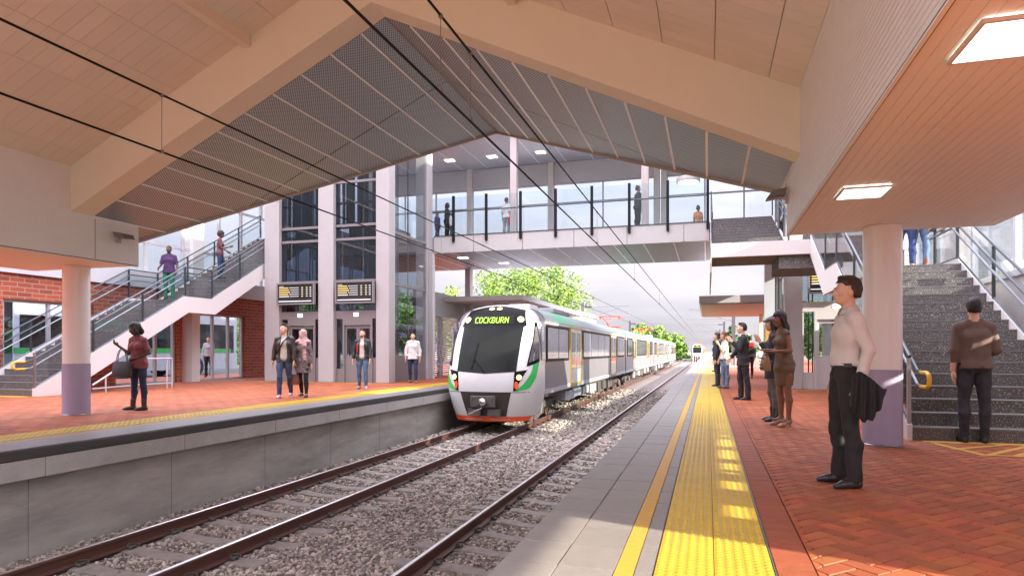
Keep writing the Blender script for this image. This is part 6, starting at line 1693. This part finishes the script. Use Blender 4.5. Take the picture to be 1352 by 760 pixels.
person('man in a pale shirt seen through the glass doors before the bus', (-21.3, 23.9, 0), FACE(.6, -1), 1.78, skin='light', vox=.016, top=dict(c=(.50, .47, .49), e=.018, hem=-.04, sleeve=.95), bottom=dict(k='suit', c=(.015, .015, .018)), hair=('short', (.02, .015, .01)))
# on the left stair
person('bearded man in a purple shirt and green trousers on the left stair', (-17.0, 17.3, 2.805), FACE(.6, -1), 1.80, skin='dark', vox=.014,
    pose=dict(lt=(.06, -.12, -1), ls=(.02, .0, -1), rt=(-.05, .04, -1), lu=(.28, -.05, -1), lf=(.02, -.55, -.9), ru=(-.25, -.1, -1), rf=(-.05, -.9, -.5)),
    top=dict(c=(.05, .02, .075), e=.018, hem=-.06, sleeve=.42), bottom=dict(k='jeans', c=(.01, .14, .075), var=.3), shoes=(.02, .02, .02), hair=('crop', (.01, .01, .01)), beard=True)
person('woman in a pink top and blue jeans climbing near the top of the left stair', (-17.1, 19.75, 3.80), FACE(.8, .6), 1.72, fem=True, skin='dark', vox=.016,
    pose=dict(lt=(.03, -.35, -1), ls=(0, .3, -1), lu=(.15, -.3, -1), lf=(0, -.9, .3), ru=(-.15, -.2, -1), rf=(0, -.8, -.5), pitch=.2), top=dict(c=(.13, .045, .055), e=.016, sleeve=.45), bottom=dict(k='jeans', c=(.02, .035, .08)), shoes=(.02, .02, .02), hair=('afro', (.008, .006, .006)))
# on the footbridge
DB = 5.865
person('woman in black walking with two children on the footbridge', (-10.72, 26.0, DB), FACE(1, 0), 1.62, fem=True, skin='dark', vox=.018, top=dict(c=(.015, .015, .017), e=.02, hem=-.2), bottom=dict(k='suit', c=(.012, .012, .014)), hair=('bob', (.01, .008, .008)))
person('child in navy on the footbridge, left of the woman in black', (-11.05, 25.7, DB), FACE(1, -.3), 1.18, skin='brown', vox=.018, top=dict(c=(.02, .03, .09), e=.018), bottom=dict(k='jeans', c=(.02, .025, .06)), hair=('crop', (.01, .01, .01)))
person('child in a white top on the footbridge, right of the woman in black', (-10.38, 25.7, DB), FACE(1, -.3), 1.12, skin='brown', vox=.018, top=dict(c=(.6, .6, .6), e=.018), bottom=dict(k='jeans', c=(.03, .03, .05)), hair=('crop', (.01, .01, .01)))
person('person in a white top and grey trousers on the footbridge', (-8.12, 26.2, DB), FACE(.3, 1), 1.72, skin='tan', vox=.018, top=dict(c=(.62, .62, .62), e=.018, sleeve=.45), bottom=dict(k='jeans', c=(.25, .27, .29)), hair=('short', (.04, .02, .01)))
o = MB().bbox(-.09, .09, -.06, .06, -.16, .12, .03).build('shoulder_bag', cloth((.5, .02, .03))); o.location = (-7.92, 26.1, DB + .78); props(o, 'small red bag beside the person in the white top on the footbridge', 'bag')
person('woman in black with her hair in a bun standing on the footbridge', (-2.62, 25.8, DB), FACE(.8, .6), 1.72, fem=True, skin='tan', vox=.016, pose=dict(lu=(.2, .0, -1), lf=(-.5, -1, .1), ru=(-.2, .0, -1), rf=(.3, -1, .1)), top=dict(c=(.015, .015, .017), e=.02, hem=-.1), bottom=dict(k='suit', c=(.013, .013, .015)), hair=('bun', (.012, .01, .01)))
person('person in an orange top, only head and shoulders showing over the bridge', (-.35, 25.7, DB), FACE(.2, 1), 1.50, fem=True, skin='brown', vox=.018, pose=dict(lt=(.08, -1, .0), ls=(0, -1, 0), rt=(-.08, -1, 0), rs=(0, -1, 0)), top=dict(c=(.45, .18, .07), e=.016, sleeve=.4), bottom=dict(k='jeans', c=(.03, .03, .05)), hair=('bun', (.012, .01, .01)))
# ================================================================== BUS
M['buswhite'] = mat('bus_paint', (0.50, 0.54, 0.58), 0.35, coat=.3)
M['busglass'] = glass('bus_glass', (0.5, 0.53, 0.56), 1.6)
M['tyre'] = mat('tyre', (0.02, 0.02, 0.02), 0.8)
t = thing('bus', 'pale blue white bus with dark windows and a green stripe behind the brick building', 'bus', (-26.2, 30.4, -.13))
x1 = -25.2; x0 = -27.7; y1 = 30.4; y0 = 18.2
for xs_, s_ in ((x1, 1), (x0, -1)):
    b = MB(); b.box(xs_ - .04, xs_ + .04, y0, y1, .22, 1.05); b.box(xs_ - .04, xs_ + .04, y0, y1, 2.55, 3.15)
    for y in (y0 + .1, y0 + 3.0, y0 + 5.9, y0 + 8.8, y1 - .15): b.box(xs_ - .04, xs_ + .04, y - .1, y + .1, 1.05, 2.55)
    b.build('side_panel', 'buswhite', t)
    MB().box(min(xs_, xs_ + s_ * .05), max(xs_, xs_ + s_ * .05), y0, y1 - .5, 1.05, 1.28).build('green_stripe', 'tgreen', t)
    MB().box(xs_ - .01, xs_ + .01, y0 + .1, y1 - .1, 1.28, 2.55).build('window', 'busglass', t)
MB().bbox(x0, x1, y0, y1, 3.10, 3.3, .08).build('roof', 'buswhite', t)
MB().box(x0, x1, y0, y1, .3, .5).build('floor', 'dkframe', t)
MB().box(x0, x1, y1 - .05, y1, .3, 3.1).build('end_panel', 'buswhite', t)
MB().box(x0 + .2, x1 - .2, y1 - .0, y1 + .02, 1.5, 2.7).build('end_window', 'tframe', t)
for y in np.arange(y0 + .8, y1 - .8, .9):
    MB().bbox(x1 - .55, x1 - .15, y, y + .45, .5, 1.75, .05).build('seat', 'dkframe', t)
for y in (y0 + 2.4, y1 - 3.0):
    for xs_ in (x0 + .12, x1 - .12):
        w_ = MB().tube([(xs_ - .15, y, .35), (xs_ + .17, y, .35)], .48, 24).build('wheel', 'tyre', t)
        MB().tube([(xs_ + .17, y, .35), (xs_ + .18, y, .35)], .27, 20).build('rim', 'grey', w_)
for y in (22.2, 22.7, 23.4, 23.9):
    b = MB(); b.tube([(-26.3, y, 3.0), (-26.3, y, 2.55)], .012, 5); b.tube([(-26.3, y + .07 * math.sin(q), 2.46 + .09 * math.cos(q)) for q in np.linspace(0, 2 * math.pi, 9)], .014, 5); b.build('hand_strap', 'tframe', t)
v, f = text_mesh('Transperth', .26)
b = MB(); b.raw([(x1 + .053, 23.0 + p[0] * 1.0, 1.165 + p[1]) for p in v], f); b.build('lettering', 'white', t)
for z in (.8,): MB().box(x1 + .04, x1 + .06, y1 - 1.0, y1 - .8, .7, .78).build('marker_light', 'yrail', t)

# ================================================================== TREES
def leaves(n, c, r, size, rng, zmin=None, clumps=60, cr_=.22):
    c = np.array(c); r = np.array(r)
    u = rng.normal(size=(clumps, 3)); u /= np.linalg.norm(u, axis=1)[:, None]
    cc = c + u * r * (rng.uniform(.25, 1.0, clumps) ** .45)[:, None]
    k = rng.integers(0, clumps, n)
    d = rng.normal(size=(n, 3)); d /= np.linalg.norm(d, axis=1)[:, None]
    p = cc[k] + d * r * cr_ * (rng.uniform(.2, 1.0, n) ** .5)[:, None] * rng.uniform(.6, 1.4, clumps)[k][:, None]
    a = rng.normal(size=(n, 3)); a[:, 2] *= .5; a /= np.linalg.norm(a, axis=1)[:, None]
    nn = rng.normal(size=(n, 3)); nn[:, 2] += 1.2; b = np.cross(a, nn); b /= np.linalg.norm(b, axis=1)[:, None]
    s = size * rng.uniform(.6, 1.35, n)[:, None]
    V = np.stack([p - a * s * .5, p - b * s * .28, p + a * s * .6, p + b * s * .28], 1)
    return V, cc
def tree(x, y, base, h, rx, ry, rz, n, size, mt, label, seed, kind='tree', name='tree', group='trees around the station'):
    rng = np.random.default_rng(seed); t = thing(name, label, 'tree', (x, y, base), group=group)
    zc_ = base + h - rz
    V, cc = leaves(n, (x, y, zc_), (rx, ry, rz), size, rng, clumps=int(max(30, n / 110)))
    V -= np.array((x, y, base)); m_ = len(V)
    me = bpy.data.meshes.new('crown'); me.vertices.add(m_ * 4); me.vertices.foreach_set('co', V.reshape(-1)); me.loops.add(m_ * 4); me.loops.foreach_set('vertex_index', np.arange(m_ * 4)); me.polygons.add(m_); me.polygons.foreach_set('loop_start', np.arange(m_) * 4); me.update(calc_edges=True)
    me.materials.append(M[mt]); o = bpy.data.objects.new('crown', me); COL.objects.link(o); o.parent = t
    b = MB(); rad = .035 * h
    b.tube([(x, y, base - .3), (x + .1, y, base + h * .2), (x - .1, y + .1, zc_)], [rad, rad * .75, rad * .45], 8)
    for i in range(9):
        q = cc[rng.integers(len(cc))]; s0 = (x, y, base + h * rng.uniform(.2, .45)); mid = ((s0[0] + q[0]) / 2, (s0[1] + q[1]) / 2, (s0[2] + q[2]) / 2 + .3)
        b.tube([s0, mid, tuple(q)], [rad * .45, rad * .3, rad * .1], 5)
    b.build('trunk', 'bark', t)
tree(-17.6, 62, -.6, 10.2, 6.4, 4.5, 4.3, 30000, .25, 'leaf3', 'broad lime green tree rising behind the train and under the footbridge', 1)
tree(-10.9, 122, -1, 6.9, 4.0, 4, 3.6, 5000, .7, 'leaf3', 'light green tree in the far line of trees, nearest the train', 2)
tree(-10.6, 150, -1, 7.0, 4.5, 5, 3.8, 5000, .8, 'leaf', 'mid green tree in the far line of trees, second from the train', 3)
tree(-10.5, 185, -1, 7.2, 5, 6, 5.0, 4000, .9, 'leaf3', 'light green tree in the far line of trees, third from the train', 4)
tree(-10.5, 230, -1, 7.5, 5.5, 6, 5.0, 4000, 1.0, 'leaf3', 'light green tree at the far end of the tree line by the distant train', 5)
tree(-16, 132, -1, 6.0, 4.5, 4, 3.2, 3000, .7, 'leaf', 'mid green tree low behind the green roofed train cars', 6)
tree(8.2, 190, -1, 9, 5, 6, 4.5, 3000, .9, 'leaf2', 'dark green tree far off right of the right track', 7)
tree(10.5, 66, -.5, 6.5, 3.4, 3, 3.2, 4000, .4, 'leaf', 'green tree seen between the columns beyond the right platform', 8)
for i, (x, y, h, rx, mt, lab) in enumerate(((-44, 38, 6.2, 4.0, 'leaf3', 'lime green tree seen over the fascia left of the stair'), (-40, 52, 6.5, 5.2, 'leaf', 'mid green tree seen through the doors behind the bus end'), (-46, 60, 8, 6.0, 'leaf3', 'lime green tree seen through the right pane of the station doors'),
        (-38, 66, 8.5, 6, 'leaf2', 'dark green tree seen through the nearer lift shaft'), (-30, 72, 9, 5, 'leaf3', 'lime green tree seen through the farther lift shaft'), (-24, 50, 6.5, 3.6, 'leaf', 'green tree seen through the glass side of the lift tower'),
        (-41, 28, 5.0, 4.2, 'leaf2', 'dark green tree seen over the bus through the middle doors'), (-47, 22, 6.0, 4.5, 'leaf', 'mid green tree seen behind the bus through the left window'))):
    tree(x, y, -.1, h, rx, rx, h * .42, 3600, .42, mt, lab, 20 + i)
for i, (x, y) in enumerate(((11.5, 17.2), (13.5, 33), (15, 42))):
    tree(x, y, 0, (4.6, 5.0, 5.2)[i], 2.2, 2.2, 1.9, 3000, .3, 'leaf', ('green tree seen through the window behind the stair head couple', 'green tree beyond the right glazed wall, second along', 'green tree beyond the right glazed wall, third along')[i], 40 + i)
def bush(x, y, r, h, label, seed):
    rng = np.random.default_rng(seed); t = thing('shrub', label, 'shrub', (x, y, -.02), group='shrubs across the road')
    V, cc = leaves(1200, (x, y, h * .5), (r, r, h * .55), .22, rng, clumps=25, cr_=.35); V -= np.array((x, y, -.02)); m_ = len(V)
    me = bpy.data.meshes.new('foliage'); me.vertices.add(m_ * 4); me.vertices.foreach_set('co', V.reshape(-1)); me.loops.add(m_ * 4); me.loops.foreach_set('vertex_index', np.arange(m_ * 4)); me.polygons.add(m_); me.polygons.foreach_set('loop_start', np.arange(m_) * 4); me.update(calc_edges=True)
    me.materials.append(M['leaf2']); o = bpy.data.objects.new('foliage', me); COL.objects.link(o); o.parent = t
    MB().tube([(x, y, -.02), (x, y, h * .4)], .05, 5).build('stem', 'bark', t)
for i, (x, y) in enumerate(((-37.5, 38), (-37.8, 41), (-37.2, 44), (-37.6, 47))): bush(x, y, 1.4, 1.3, 'dark green shrub across the road seen through the station doors, %s from the bus end' % ('first', 'second', 'third', 'fourth')[i], 60 + i)
